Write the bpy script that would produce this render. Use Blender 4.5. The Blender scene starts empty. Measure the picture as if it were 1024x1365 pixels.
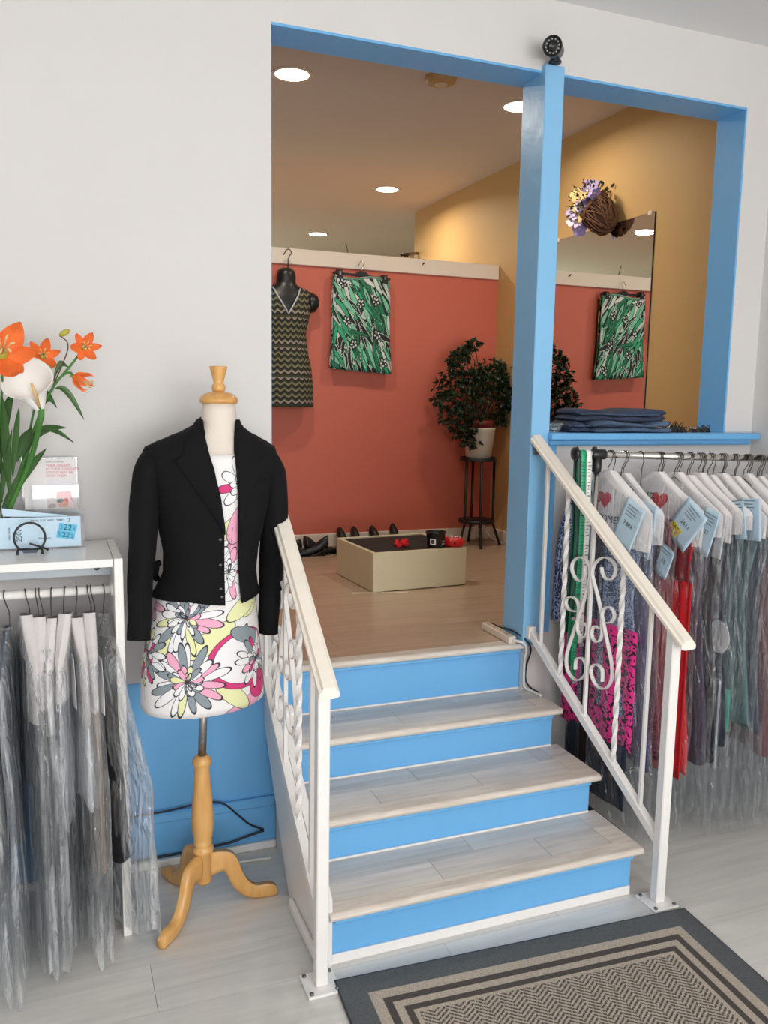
import bpy, math, random
import numpy as np
from mathutils import Vector, Matrix
R = math.radians
C = bpy.context.scene.collection
SC = bpy.context.scene

# ------------------------------------------------------------------ camera, world, lights, exposure
cam = bpy.data.objects.new('camera', bpy.data.cameras.new('camera'))
C.objects.link(cam)
cam.data.sensor_fit = 'HORIZONTAL'; cam.data.sensor_width = 36.0
cam.data.lens = 1123.33 / 1024 * 36.0
cam.data.clip_start = 0.02
_r = Vector((0.931, -0.363, 0.0169)).normalized()
_f = Vector((0.362, 0.922, -0.1343)).normalized()
_r = (_r - _f * _r.dot(_f)).normalized(); _u = _r.cross(_f)
cam.matrix_world = Matrix(((_r.x, _u.x, -_f.x, 0), (_r.y, _u.y, -_f.y, 0), (_r.z, _u.z, -_f.z, 1.6), (0, 0, 0, 1)))
SC.camera = cam
SC.view_settings.view_transform = 'Standard'; SC.view_settings.look = 'None'
SC.view_settings.gamma = 1.0; SC.view_settings.use_curve_mapping = False
SC.view_settings.exposure = -0.1
SC.cycles.use_denoising = True
SC.cycles.transparent_max_bounces = 48
SC.cycles.max_bounces = 8; SC.cycles.diffuse_bounces = 5; SC.cycles.glossy_bounces = 4
SC.cycles.sample_clamp_indirect = 6.0
SC.cycles.caustics_reflective = False; SC.cycles.caustics_refractive = False

w = bpy.data.worlds.new('overcast sky'); SC.world = w; w.use_nodes = True
w.node_tree.nodes['Background'].inputs[0].default_value = (0.80, 0.90, 1.0, 1)
w.node_tree.nodes['Background'].inputs[1].default_value = 1.6

def area(name, loc, rot, sx, sy, watts, col):
    l = bpy.data.lights.new(name, 'AREA'); l.shape = 'RECTANGLE'; l.size = sx; l.size_y = sy
    l.energy = watts; l.color = col
    o = bpy.data.objects.new(name, l); C.objects.link(o); o.location = loc; o.rotation_euler = rot
    return o
# daylight through the shop window behind the camera, an added upward fill, greenish light in the back room
area('storefront_daylight', (0.8, -2.9, 1.75), (R(86), 0, 0), 3.6, 1.9, 100, (0.95, 0.98, 1.0))
area('ceiling_fill', (0.8, -2.88, 1.0), (R(132), 0, 0), 3.6, 0.9, 84, (1.0, 0.97, 0.93))  # added to brighten the shop ceiling, tilted up from the window
area('back_room_light', (0.6, 9.7, 2.0), (R(-90), 0, 0), 2.5, 1.6, 38, (0.86, 1.0, 0.80))

# ------------------------------------------------------------------ mesh helpers
ORIGIN = {}
def lin(c):
    c = c / 255.0
    return c / 12.92 if c <= 0.04045 else ((c + 0.055) / 1.055) ** 2.4
def rgb(r, g, b): return (lin(r), lin(g), lin(b), 1.0)

class MB:
    def __init__(s): s.v = []; s.f = []; s.uv = []; s.m = []; s.sm = []
    def _add(s, vs, fs, uvs=None, mi=0, smooth=True):
        o = len(s.v); s.v += [tuple(v) for v in vs]
        for f in fs:
            s.f.append(tuple(i + o for i in f)); s.m.append(mi); s.sm.append(smooth)
            s.uv.append([uvs[i] for i in f] if uvs else [(0, 0)] * len(f))
        return s
    def box(s, x0, x1, y0, y1, z0, z1, mi=0):
        v = [(x0,y0,z0),(x1,y0,z0),(x1,y1,z0),(x0,y1,z0),(x0,y0,z1),(x1,y0,z1),(x1,y1,z1),(x0,y1,z1)]
        return s._add(v, [(3,2,1,0),(4,5,6,7),(0,1,5,4),(1,2,6,5),(2,3,7,6),(3,0,4,7)], mi=mi, smooth=False)
    def rbox(s, x0, x1, y0, y1, z0, z1, r=0.004, mi=0):
        """box with chamfered edges"""
        vs = []; fs = []; idx = {}
        X = (x0, x1); Y = (y0, y1); Z = (z0, z1)
        for i in (0, 1):
            for j in (0, 1):
                for k in (0, 1):
                    sx, sy, sz = (1 - 2*i), (1 - 2*j), (1 - 2*k)
                    for a in range(3):
                        p = [X[i] + sx*r*(a != 0), Y[j] + sy*r*(a != 1), Z[k] + sz*r*(a != 2)]
                        idx[i, j, k, a] = len(vs); vs.append(p)
        g = lambda i, j, k, a: idx[i, j, k, a]
        fs += [(g(0,0,0,0),g(0,0,1,0),g(0,1,1,0),g(0,1,0,0)), (g(1,0,0,0),g(1,1,0,0),g(1,1,1,0),g(1,0,1,0)),
               (g(0,0,0,1),g(1,0,0,1),g(1,0,1,1),g(0,0,1,1)), (g(0,1,0,1),g(0,1,1,1),g(1,1,1,1),g(1,1,0,1)),
               (g(0,0,0,2),g(0,1,0,2),g(1,1,0,2),g(1,0,0,2)), (g(0,0,1,2),g(1,0,1,2),g(1,1,1,2),g(0,1,1,2))]
        for i in (0, 1):
            for j in (0, 1):
                fs.append((g(i,j,0,0),g(i,j,0,1),g(i,j,1,1),g(i,j,1,0)))
                fs.append((g(i,0,j,0),g(i,0,j,2),g(i,1,j,2),g(i,1,j,0)))
                fs.append((g(0,i,j,1),g(0,i,j,2),g(1,i,j,2),g(1,i,j,1)))
                for k in (0, 1): fs.append((g(i,j,k,0),g(i,j,k,1),g(i,j,k,2)))
        return s._add(vs, fs, mi=mi, smooth=False)
    def grid(s, fn, nu, nv, closed=False, mi=0, smooth=True, uvs=(1, 1)):
        """fn(u,v)->point, u,v in 0..1; closed wraps u"""
        vs = []; uv = []; n1 = nu + 1
        for j in range(nv + 1):
            for i in range(n1):
                u, v = i / nu, j / nv
                vs.append(fn(u, v)); uv.append((u*uvs[0], v*uvs[1]))
        fs = [(j*n1+i, j*n1+i+1, (j+1)*n1+i+1, (j+1)*n1+i) for j in range(nv) for i in range(nu)]
        return s._add(vs, fs, uv, mi, smooth)
    def tube(s, pts, r, n=8, caps=True, mi=0, twist=0.0, closed=False, smooth=True, flat=None):
        pts = [Vector(p) for p in pts]; N = len(pts)
        rr = r if isinstance(r, (list, tuple)) else [r]*N
        T = []
        for i in range(N):
            a = pts[(i-1) % N] if closed or i else pts[0]; b = pts[(i+1) % N] if closed or i < N-1 else pts[-1]
            t = (b - a); T.append(t.normalized() if t.length > 1e-9 else Vector((0, 0, 1)))
        up = Vector((0, 0, 1)) if abs(T[0].z) < .9 else Vector((1, 0, 0))
        nrm = (up - T[0]*up.dot(T[0])).normalized(); vs = []; uv = []
        for i in range(N):
            nrm = (nrm - T[i]*nrm.dot(T[i])); nrm = nrm.normalized() if nrm.length > 1e-6 else T[i].orthogonal().normalized()
            bn = T[i].cross(nrm)
            for k in range(n):
                a = 2*math.pi*(k+.5)/n + twist*i
                vs.append(pts[i] + (nrm*math.cos(a) + bn*math.sin(a))*rr[i]); uv.append((k/n, i/max(1, N-1)))
        L = N if closed else N-1
        fs = [(i*n+k, i*n+(k+1) % n, ((i+1) % N)*n+(k+1) % n, ((i+1) % N)*n+k) for i in range(L) for k in range(n)]
        if caps and not closed: fs += [tuple(range(n-1, -1, -1)), tuple((N-1)*n+k for k in range(n))]
        return s._add(vs, fs, uv, mi, smooth and n > 4)
    def lathe(s, prof, c, n=24, axis=(0, 0, 1), mi=0, caps=True, smooth=True):
        ax = Vector(axis).normalized(); e1 = ax.orthogonal().normalized(); e2 = ax.cross(e1); c = Vector(c)
        vs = [c + ax*h + (e1*math.cos(2*math.pi*k/n) + e2*math.sin(2*math.pi*k/n))*r for r, h in prof for k in range(n)]
        uv = [(k/n, i/max(1, len(prof)-1)) for i in range(len(prof)) for k in range(n)]
        fs = [(i*n+k, i*n+(k+1) % n, (i+1)*n+(k+1) % n, (i+1)*n+k) for i in range(len(prof)-1) for k in range(n)]
        if caps: fs += [tuple(range(n-1, -1, -1)), tuple((len(prof)-1)*n+k for k in range(n))]
        return s._add(vs, fs, uv, mi, smooth)
    def prism(s, poly, fn, d0, d1, mi=0, smooth=False):
        """poly = 2D points, fn(a,b,d) -> 3D"""
        n = len(poly)
        vs = [fn(a, b, d0) for a, b in poly] + [fn(a, b, d1) for a, b in poly]
        fs = [tuple(range(n-1, -1, -1)), tuple(range(n, 2*n))] + [(i, (i+1) % n, n+(i+1) % n, n+i) for i in range(n)]
        return s._add(vs, fs, None, mi, smooth)
    def loft(s, rings, mi=0, closed=True, caps=False, smooth=True, uvs=(1, 1)):
        n = len(rings[0]); N = len(rings); vs = []; uv = []
        for j, r in enumerate(rings):
            rr = list(r) + ([r[0]] if closed else [])
            for i, p in enumerate(rr): vs.append(p); uv.append((i/(len(rr)-1)*uvs[0], j/(N-1)*uvs[1]))
        m = n + (1 if closed else 0)
        fs = [(j*m+i, j*m+i+1, (j+1)*m+i+1, (j+1)*m+i) for j in range(N-1) for i in range(m-1)]
        if caps: fs += [tuple(range(n-1, -1, -1)), tuple((N-1)*m+k for k in range(n))]
        return s._add(vs, fs, uv, mi, smooth)
    def band(s, pts, w, th, wdir=(1, 0, 0)):
        """flat iron bar bent along pts; w across wdir, th in the plane of the curve"""
        pts = [Vector(p) for p in pts]; W = Vector(wdir); N = len(pts); vs = []
        for i in range(N):
            t = (pts[min(N-1, i+1)] - pts[max(0, i-1)]).normalized(); nn = t.cross(W).normalized()
            for a, b in ((-1, -1), (1, -1), (1, 1), (-1, 1)): vs.append(pts[i] + W*(w/2*a) + nn*(th/2*b))
        fs = [(i*4+k, i*4+(k+1) % 4, i*4+4+(k+1) % 4, i*4+4+k) for i in range(N-1) for k in range(4)]
        fs += [(3, 2, 1, 0), tuple((N-1)*4+k for k in range(4))]
        return s._add(vs, fs, None, 0, False)
    def text(s, body, size, fn, depth=0.0004, align='CENTER', mi=0):
        """lettering laid through fn(a,b,d) -> 3D"""
        cu = bpy.data.curves.new('lettering', 'FONT'); cu.body = body; cu.size = size; cu.align_x = align; cu.align_y = 'CENTER'
        cu.resolution_u = 2
        o = bpy.data.objects.new('lettering', cu); C.objects.link(o)
        dg = bpy.context.evaluated_depsgraph_get(); dg.update()
        me = bpy.data.meshes.new_from_object(o.evaluated_get(dg))
        vs = [fn(v.co.x, v.co.y, depth) for v in me.vertices]; fs = [tuple(p.vertices) for p in me.polygons]
        if fs: s._add(vs, fs, None, mi, False)
        bpy.data.meshes.remove(me); bpy.data.objects.remove(o); bpy.data.curves.remove(cu)
        return s
    def build(s, name, mat, parent=None, sub=0, solid=0.0, bevel=0.0):
        o0 = ORIGIN.get(parent.name, Vector((0, 0, 0))) if parent else Vector((0, 0, 0))
        me = bpy.data.meshes.new(name)
        me.from_pydata([(v[0]-o0[0], v[1]-o0[1], v[2]-o0[2]) for v in s.v], [], s.f)
        uvl = me.uv_layers.new(name='UVMap'); flat = [c for f in s.uv for p in f for c in p]
        uvl.data.foreach_set('uv', flat)
        me.polygons.foreach_set('use_smooth', s.sm); me.polygons.foreach_set('material_index', s.m)
        for m in (mat if isinstance(mat, (list, tuple)) else [mat]): me.materials.append(m)
        me.update()
        o = bpy.data.objects.new(name, me); C.objects.link(o)
        if parent: o.parent = parent; ORIGIN[o.name] = o0
        if solid:
            m = o.modifiers.new('thickness', 'SOLIDIFY'); m.thickness = solid; m.offset = 0
        if bevel:
            m = o.modifiers.new('soft edge', 'BEVEL'); m.width = bevel; m.segments = 2; m.limit_method = 'ANGLE'
        if sub:
            m = o.modifiers.new('smooth', 'SUBSURF'); m.levels = sub; m.render_levels = sub
        return o

def thing(name, label, cat, loc, group=None):
    o = bpy.data.objects.new(name, None); C.objects.link(o); o.location = loc; o.empty_display_size = .05
    ORIGIN[o.name] = Vector(loc); o['label'] = label; o['category'] = cat
    if group: o['group'] = group
    return o
def tag(o, label, cat, group=None):
    o['label'] = label; o['category'] = cat
    if group: o['group'] = group
    return o
def struct(o, label=None):
    o['kind'] = 'structure'
    if label: o['label'] = label
    return o
def groot(name, label):
    o = bpy.data.objects.new(name, None); C.objects.link(o); ORIGIN[o.name] = Vector((0, 0, 0))
    return struct(o, label)
def spline(pts, n=6):
    """Catmull-Rom through pts"""
    P = [Vector(p) for p in pts]; out = []
    for i in range(len(P)-1):
        a = P[max(0, i-1)]; b = P[i]; c = P[i+1]; d = P[min(len(P)-1, i+2)]
        for k in range(n):
            t = k/n
            out.append(.5*((2*b) + (c-a)*t + (2*a-5*b+4*c-d)*t*t + (-a+3*b-3*c+d)*t**3))
    return out + [P[-1]]
def interp(tab, z):
    """piecewise-linear table [(z, values...)] sorted by z"""
    if z <= tab[0][0]: return tab[0][1:]
    for a, b in zip(tab, tab[1:]):
        if z <= b[0]:
            t = (z-a[0])/(b[0]-a[0]); t = t*t*(3-2*t)*.4 + t*.6
            return tuple(p+(q-p)*t for p, q in zip(a[1:], b[1:]))
    return tab[-1][1:]

# ------------------------------------------------------------------ materials
def mat(name, col, rough=.5, metal=0, bump=0, bscale=40, var=0, vscale=8, spec=.5, vstretch=(1, 1, 1), sheen=0, emit=None, rnd=0, coat=0):
    m = bpy.data.materials.new(name); m.use_nodes = True; N = m.node_tree.nodes; L = m.node_tree.links
    b = N['Principled BSDF']; b.inputs['Base Color'].default_value = col; b.inputs['Roughness'].default_value = rough
    b.inputs['Metallic'].default_value = metal; b.inputs['Specular IOR Level'].default_value = spec
    if sheen: b.inputs['Sheen Weight'].default_value = sheen
    if coat: b.inputs['Coat Weight'].default_value = coat
    if emit: b.inputs['Emission Color'].default_value = emit[0]; b.inputs['Emission Strength'].default_value = emit[1]
    src = None
    if var or bump:
        tc = N.new('ShaderNodeTexCoord'); mp = N.new('ShaderNodeMapping'); mp.inputs['Scale'].default_value = vstretch
        L.new(tc.outputs['Object'], mp.inputs['Vector'])
    if var:
        nz = N.new('ShaderNodeTexNoise'); nz.inputs['Scale'].default_value = vscale; nz.inputs['Detail'].default_value = 5
        L.new(mp.outputs[0], nz.inputs['Vector'])
        cr = N.new('ShaderNodeValToRGB'); cr.color_ramp.elements[0].position = .3; cr.color_ramp.elements[1].position = .7
        cr.color_ramp.elements[0].color = tuple(c*(1-var) for c in col[:3]) + (1,)
        cr.color_ramp.elements[1].color = tuple(min(1, c*(1+var)) for c in col[:3]) + (1,)
        L.new(nz.outputs['Fac'], cr.inputs[0]); src = cr.outputs[0]
    if rnd:
        oi = N.new('ShaderNodeObjectInfo'); hs = N.new('ShaderNodeHueSaturation')
        ma = N.new('ShaderNodeMapRange'); ma.inputs['To Min'].default_value = 1-rnd; ma.inputs['To Max'].default_value = 1+rnd
        L.new(oi.outputs['Random'], ma.inputs['Value']); L.new(ma.outputs[0], hs.inputs['Value'])
        if src: L.new(src, hs.inputs['Color'])
        else: hs.inputs['Color'].default_value = col
        src = hs.outputs[0]
    if src: L.new(src, b.inputs['Base Color'])
    if bump:
        n2 = N.new('ShaderNodeTexNoise'); n2.inputs['Scale'].default_value = bscale; n2.inputs['Detail'].default_value = 4
        L.new(mp.outputs[0], n2.inputs['Vector'])
        bp = N.new('ShaderNodeBump'); bp.inputs['Strength'].default_value = bump; bp.inputs['Distance'].default_value = .01
        L.new(n2.outputs['Fac'], bp.inputs['Height']); L.new(bp.outputs[0], b.inputs['Normal'])
    return m

def film(name, haze, tint, gloss=.5, rough=.08, crinkle=.6, scale=22, fres=1.35):
    """clear sheet: see-through, a little milky, glossy"""
    m = bpy.data.materials.new(name); m.use_nodes = True; N = m.node_tree.nodes; L = m.node_tree.links
    N.remove(N['Principled BSDF']); out = N['Material Output']
    tr = N.new('ShaderNodeBsdfTransparent'); tr.inputs[0].default_value = (.985, .99, .995, 1)
    df = N.new('ShaderNodeBsdfDiffuse'); df.inputs[0].default_value = tint
    tl = N.new('ShaderNodeBsdfTranslucent'); tl.inputs[0].default_value = tint
    ad = N.new('ShaderNodeMixShader'); ad.inputs[0].default_value = .4
    L.new(df.outputs[0], ad.inputs[1]); L.new(tl.outputs[0], ad.inputs[2])
    gl = N.new('ShaderNodeBsdfGlossy'); gl.inputs['Roughness'].default_value = rough; gl.inputs[0].default_value = (1, 1, 1, 1)
    m1 = N.new('ShaderNodeMixShader'); m2 = N.new('ShaderNodeMixShader')
    tc = N.new('ShaderNodeTexCoord'); mp = N.new('ShaderNodeMapping'); mp.inputs['Scale'].default_value = (1, 1, .35)
    L.new(tc.outputs['Object'], mp.inputs['Vector'])
    if crinkle:
        nz = N.new('ShaderNodeTexNoise'); nz.inputs['Scale'].default_value = scale; nz.inputs['Detail'].default_value = 4; nz.inputs['Distortion'].default_value = 1.6
        L.new(mp.outputs[0], nz.inputs['Vector'])
        bp = N.new('ShaderNodeBump'); bp.inputs['Strength'].default_value = crinkle; bp.inputs['Distance'].default_value = .03
        L.new(nz.outputs['Fac'], bp.inputs['Height'])
        for q in (gl, df): L.new(bp.outputs[0], q.inputs['Normal'])
        mp2 = N.new('ShaderNodeMapping'); mp2.inputs['Scale'].default_value = (1, 1, .13); L.new(tc.outputs['Object'], mp2.inputs['Vector'])
        n2 = N.new('ShaderNodeTexNoise'); n2.inputs['Scale'].default_value = scale*1.15; n2.inputs['Detail'].default_value = 3; n2.inputs['Distortion'].default_value = .5; L.new(mp2.outputs[0], n2.inputs['Vector'])
        rp = N.new('ShaderNodeMapRange'); rp.inputs['From Min'].default_value = .45; rp.inputs['From Max'].default_value = .78
        rp.inputs['To Min'].default_value = haze*.6; rp.inputs['To Max'].default_value = min(.9, haze*3.0)
        L.new(n2.outputs['Fac'], rp.inputs['Value']); L.new(rp.outputs[0], m1.inputs[0])
    else: m1.inputs[0].default_value = haze
    fr = N.new('ShaderNodeLayerWeight'); fr.inputs[0].default_value = .5
    if crinkle: L.new(bp.outputs[0], fr.inputs['Normal'])
    pw_ = N.new('ShaderNodeMath'); pw_.operation = 'POWER'; pw_.inputs[1].default_value = 3.5; L.new(fr.outputs['Facing'], pw_.inputs[0])
    mu = N.new('ShaderNodeMath'); mu.operation = 'MULTIPLY_ADD'; mu.inputs[1].default_value = gloss*.45; mu.inputs[2].default_value = .045*gloss; L.new(pw_.outputs[0], mu.inputs[0])
    L.new(tr.outputs[0], m1.inputs[1]); L.new(ad.outputs[0], m1.inputs[2])
    L.new(mu.outputs[0], m2.inputs[0]); L.new(m1.outputs[0], m2.inputs[1]); L.new(gl.outputs[0], m2.inputs[2])
    L.new(m2.outputs[0], out.inputs[0])
    return m

def printed(name, arr, rough=.8, bump=0, sheen=0):
    """cloth or card carrying a drawn print (computed pixels, mapped by UV)"""
    h, wd = arr.shape[:2]
    im = bpy.data.images.new(name, wd, h); a = np.ones((h, wd, 4), np.float32); a[..., :3] = arr[..., :3]
    im.pixels.foreach_set(a.ravel()); im.update(); im.pack()
    m = mat(name, (1, 1, 1, 1), rough, bump=bump, bscale=300, sheen=sheen); N = m.node_tree.nodes; L = m.node_tree.links
    t = N.new('ShaderNodeTexImage'); t.image = im; t.interpolation = 'Cubic'
    uv = N.new('ShaderNodeUVMap'); L.new(uv.outputs[0], t.inputs[0]); L.new(t.outputs[0], N['Principled BSDF'].inputs['Base Color'])
    return m
def wood(name, c1, c2, rough=.35, stretch=(1.2, 22, 22), scale=3, rnd=.05, joint=0):
    m = mat(name, c1, rough, rnd=0); N = m.node_tree.nodes; L = m.node_tree.links; b = N['Principled BSDF']
    tc = N.new('ShaderNodeTexCoord'); mp = N.new('ShaderNodeMapping'); mp.inputs['Scale'].default_value = stretch
    oi = N.new('ShaderNodeObjectInfo'); va = N.new('ShaderNodeVectorMath'); va.operation = 'ADD'
    ml = N.new('ShaderNodeMath'); ml.operation = 'MULTIPLY'; ml.inputs[1].default_value = 37
    L.new(oi.outputs['Random'], ml.inputs[0])
    L.new(tc.outputs['Object'], mp.inputs['Vector']); L.new(mp.outputs[0], va.inputs[0]); L.new(ml.outputs[0], va.inputs[1])
    nz = N.new('ShaderNodeTexNoise'); nz.inputs['Scale'].default_value = scale; nz.inputs['Detail'].default_value = 6; nz.inputs['Distortion'].default_value = .6
    L.new(va.outputs[0], nz.inputs['Vector'])
    cr = N.new('ShaderNodeValToRGB'); e = cr.color_ramp.elements; e[0].position = .32; e[1].position = .68; e[0].color = c2; e[1].color = c1
    L.new(nz.outputs['Fac'], cr.inputs[0])
    hs = N.new('ShaderNodeHueSaturation'); ma = N.new('ShaderNodeMapRange'); ma.inputs['To Min'].default_value = 1-rnd; ma.inputs['To Max'].default_value = 1+rnd
    L.new(oi.outputs['Random'], ma.inputs['Value']); L.new(ma.outputs[0], hs.inputs['Value']); L.new(cr.outputs[0], hs.inputs['Color'])
    L.new(hs.outputs[0], b.inputs['Base Color'])
    bp = N.new('ShaderNodeBump'); bp.inputs['Strength'].default_value = .08; bp.inputs['Distance'].default_value = .005
    L.new(nz.outputs['Fac'], bp.inputs['Height']); L.new(bp.outputs[0], b.inputs['Normal'])
    return m

M = {}
M['white_wall'] = mat('white wall paint', rgb(216, 212, 209), .7, bump=.05, bscale=120, var=.015, vscale=2)
M['right_wall'] = mat('greyish white paint', rgb(222, 218, 214), .7, bump=.05, bscale=120)
M['ceiling'] = mat('ceiling paint', rgb(226, 226, 226), .8)
M['ceiling_up'] = mat('upper ceiling paint', rgb(214, 205, 196), .8, var=.03, vscale=1.2)
M['blue'] = mat('sky blue gloss paint', rgb(110, 177, 228), .38, bump=.05, bscale=60, var=.03, vscale=3)
M['blue_post'] = mat('sky blue brushed paint', rgb(134, 190, 230), .36, bump=.2, bscale=14, var=.03, vscale=4)
M['coral'] = mat('coral paint', rgb(196, 100, 80), .6, bump=.03, bscale=100)
M['yellow'] = mat('ochre yellow paint', rgb(198, 162, 106), .6, bump=.03, bscale=100, var=.02, vscale=1.5)
M['cream_trim'] = mat('cream trim paint', rgb(226, 212, 196), .5)
M['white_gloss'] = mat('white enamel', rgb(236, 232, 228), .3, bump=.12, bscale=50, var=.02, vscale=10)
M['rail_top'] = mat('cream white handrail enamel', rgb(240, 230, 216), .35, bump=.1, bscale=60, var=.03, vscale=14)
M['floor'] = wood('pale grey vinyl plank', rgb(222, 219, 213), rgb(205, 202, 197), .32, (.8, 9, 9), 3, .03)
M['floor_up'] = wood('lamp-tinted grey vinyl plank', rgb(190, 166, 142), rgb(176, 150, 126), .3, (.8, 9, 9), 3, .03)  # grey planks with the warm lamp light put into their colour
M['tread'] = wood('whitewashed tread vinyl', rgb(216, 210, 202), rgb(194, 187, 180), .35, (1, 12, 12), 3, .03)
M['nosing'] = wood('worn nosing', rgb(224, 215, 204), rgb(200, 188, 175), .4, (2, 14, 14), 3, .03)
M['gap'] = mat('dark joint', rgb(118, 112, 106), .9)
M['black_plastic'] = mat('black plastic', rgb(24, 24, 26), .35)
M['black_metal'] = mat('black metal', rgb(30, 24, 22), .4, metal=.3)
M['wire'] = mat('dark hanger wire', rgb(88, 82, 78), .35, metal=.7)
M['chrome'] = mat('chrome', rgb(205, 202, 198), .14, metal=1)
M['steel'] = mat('brushed steel', rgb(180, 180, 182), .28, metal=1)
M['screw'] = mat('screw steel', rgb(120, 122, 124), .35, metal=1)
M['paper'] = mat('white cape paper', rgb(236, 230, 228), .75, bump=.25, bscale=30)
M['red_print'] = mat('red ink', rgb(206, 34, 38), .6)
M['grey_print'] = mat('dark grey ink', rgb(52, 50, 54), .6)
M['pink_print'] = mat('pink ink', rgb(214, 120, 140), .6)
M['ticket_blue'] = mat('pale blue ticket card', rgb(198, 222, 238), .6, var=.03, vscale=40)
M['sticker_cyan'] = mat('cyan sticker', rgb(88, 190, 226), .5)
M['sticker_yellow'] = mat('yellow sticker', rgb(240, 214, 60), .5)
M['film'] = film('garment bag film', .042, (.86, .90, .95, 1), gloss=1.3, rough=.09, crinkle=1.0, scale=26)
M['film_left'] = film('hazy garment bag film', .25, (.96, .98, 1, 1), gloss=1.5, rough=.10, crinkle=1.0, scale=24)
M['glass'] = film('clear glass', .03, (.8, .88, .85, 1), gloss=1.2, rough=.02, crinkle=0, fres=1.45)
M['acrylic'] = film('clear acrylic', .05, (.85, .86, .88, 1), gloss=.8, rough=.03, crinkle=0, fres=1.5)

# ------------------------------------------------------------------ drawn prints (cloth patterns, rug, picture card)
rs = np.random.RandomState(7)
def col(r, g, b): return np.array([r/255, g/255, b/255], np.float32)
def blob(im, cx, cy, L_, W_, ang, c, edge=None, ew=2.5, p=2.0, tip=0):
    """one petal: ellipse of half length L_, half width W_, axis at ang"""
    h, wd = im.shape[:2]; r = int(max(L_, W_))+6
    x0, x1, y0, y1 = max(0, int(cx)-r), min(wd, int(cx)+r), max(0, int(cy)-r), min(h, int(cy)+r)
    if x1 <= x0 or y1 <= y0: return
    Y, X = np.mgrid[y0:y1, x0:x1]; X = X-cx; Y = Y-cy
    a = X*math.cos(ang)+Y*math.sin(ang); b = -X*math.sin(ang)+Y*math.cos(ang)
    wv = W_*(1+tip*a/L_)
    d = (np.abs(a/L_)**p+np.abs(b/np.maximum(wv, 1))**p)**(1/p)
    reg = im[y0:y1, x0:x1]
    if c is not None: reg[d < 1] = c
    if edge is not None: reg[np.abs(d-1)*min(L_, W_) < ew*.6] = edge
def flower(im, cx, cy, r, cols, n=11, seed=0, edge=col(40, 40, 48), W_=.2, arc=2*math.pi, a0=0):
    q = random.Random(seed)
    for k in range(n):
        a = a0+arc*k/n+q.uniform(-.12, .12); l = r*q.uniform(.75, 1.05)
        blob(im, cx+math.cos(a)*l*.55, cy+math.sin(a)*l*.55, l*.5, r*W_*q.uniform(.8, 1.15), a, cols[k % len(cols)], edge, 2.0, tip=.25)
    for k in range(n):
        a = a0+arc*(k+.5)/n+q.uniform(-.15, .15); l = r*q.uniform(.34, .55)
        blob(im, cx+math.cos(a)*l*.55, cy+math.sin(a)*l*.55, l*.5, r*W_*q.uniform(.55, .8), a, cols[(k*3+1) % len(cols)], edge, 1.8, tip=.3)
    for k in range(7):
        a = q.uniform(0, 6.28); blob(im, cx+math.cos(a)*r*.12, cy+math.sin(a)*r*.12, r*.14, r*.05, a, None, edge, 2.2)
def stroke(im, pts, wd_, c):
    for p in spline([(x, y, 0) for x, y in pts], 40):
        x, y = int(p.x), int(p.y); r = max(1, int(wd_/2))
        im[max(0, y-r):y+r, max(0, x-r):x+r] = c

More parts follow.
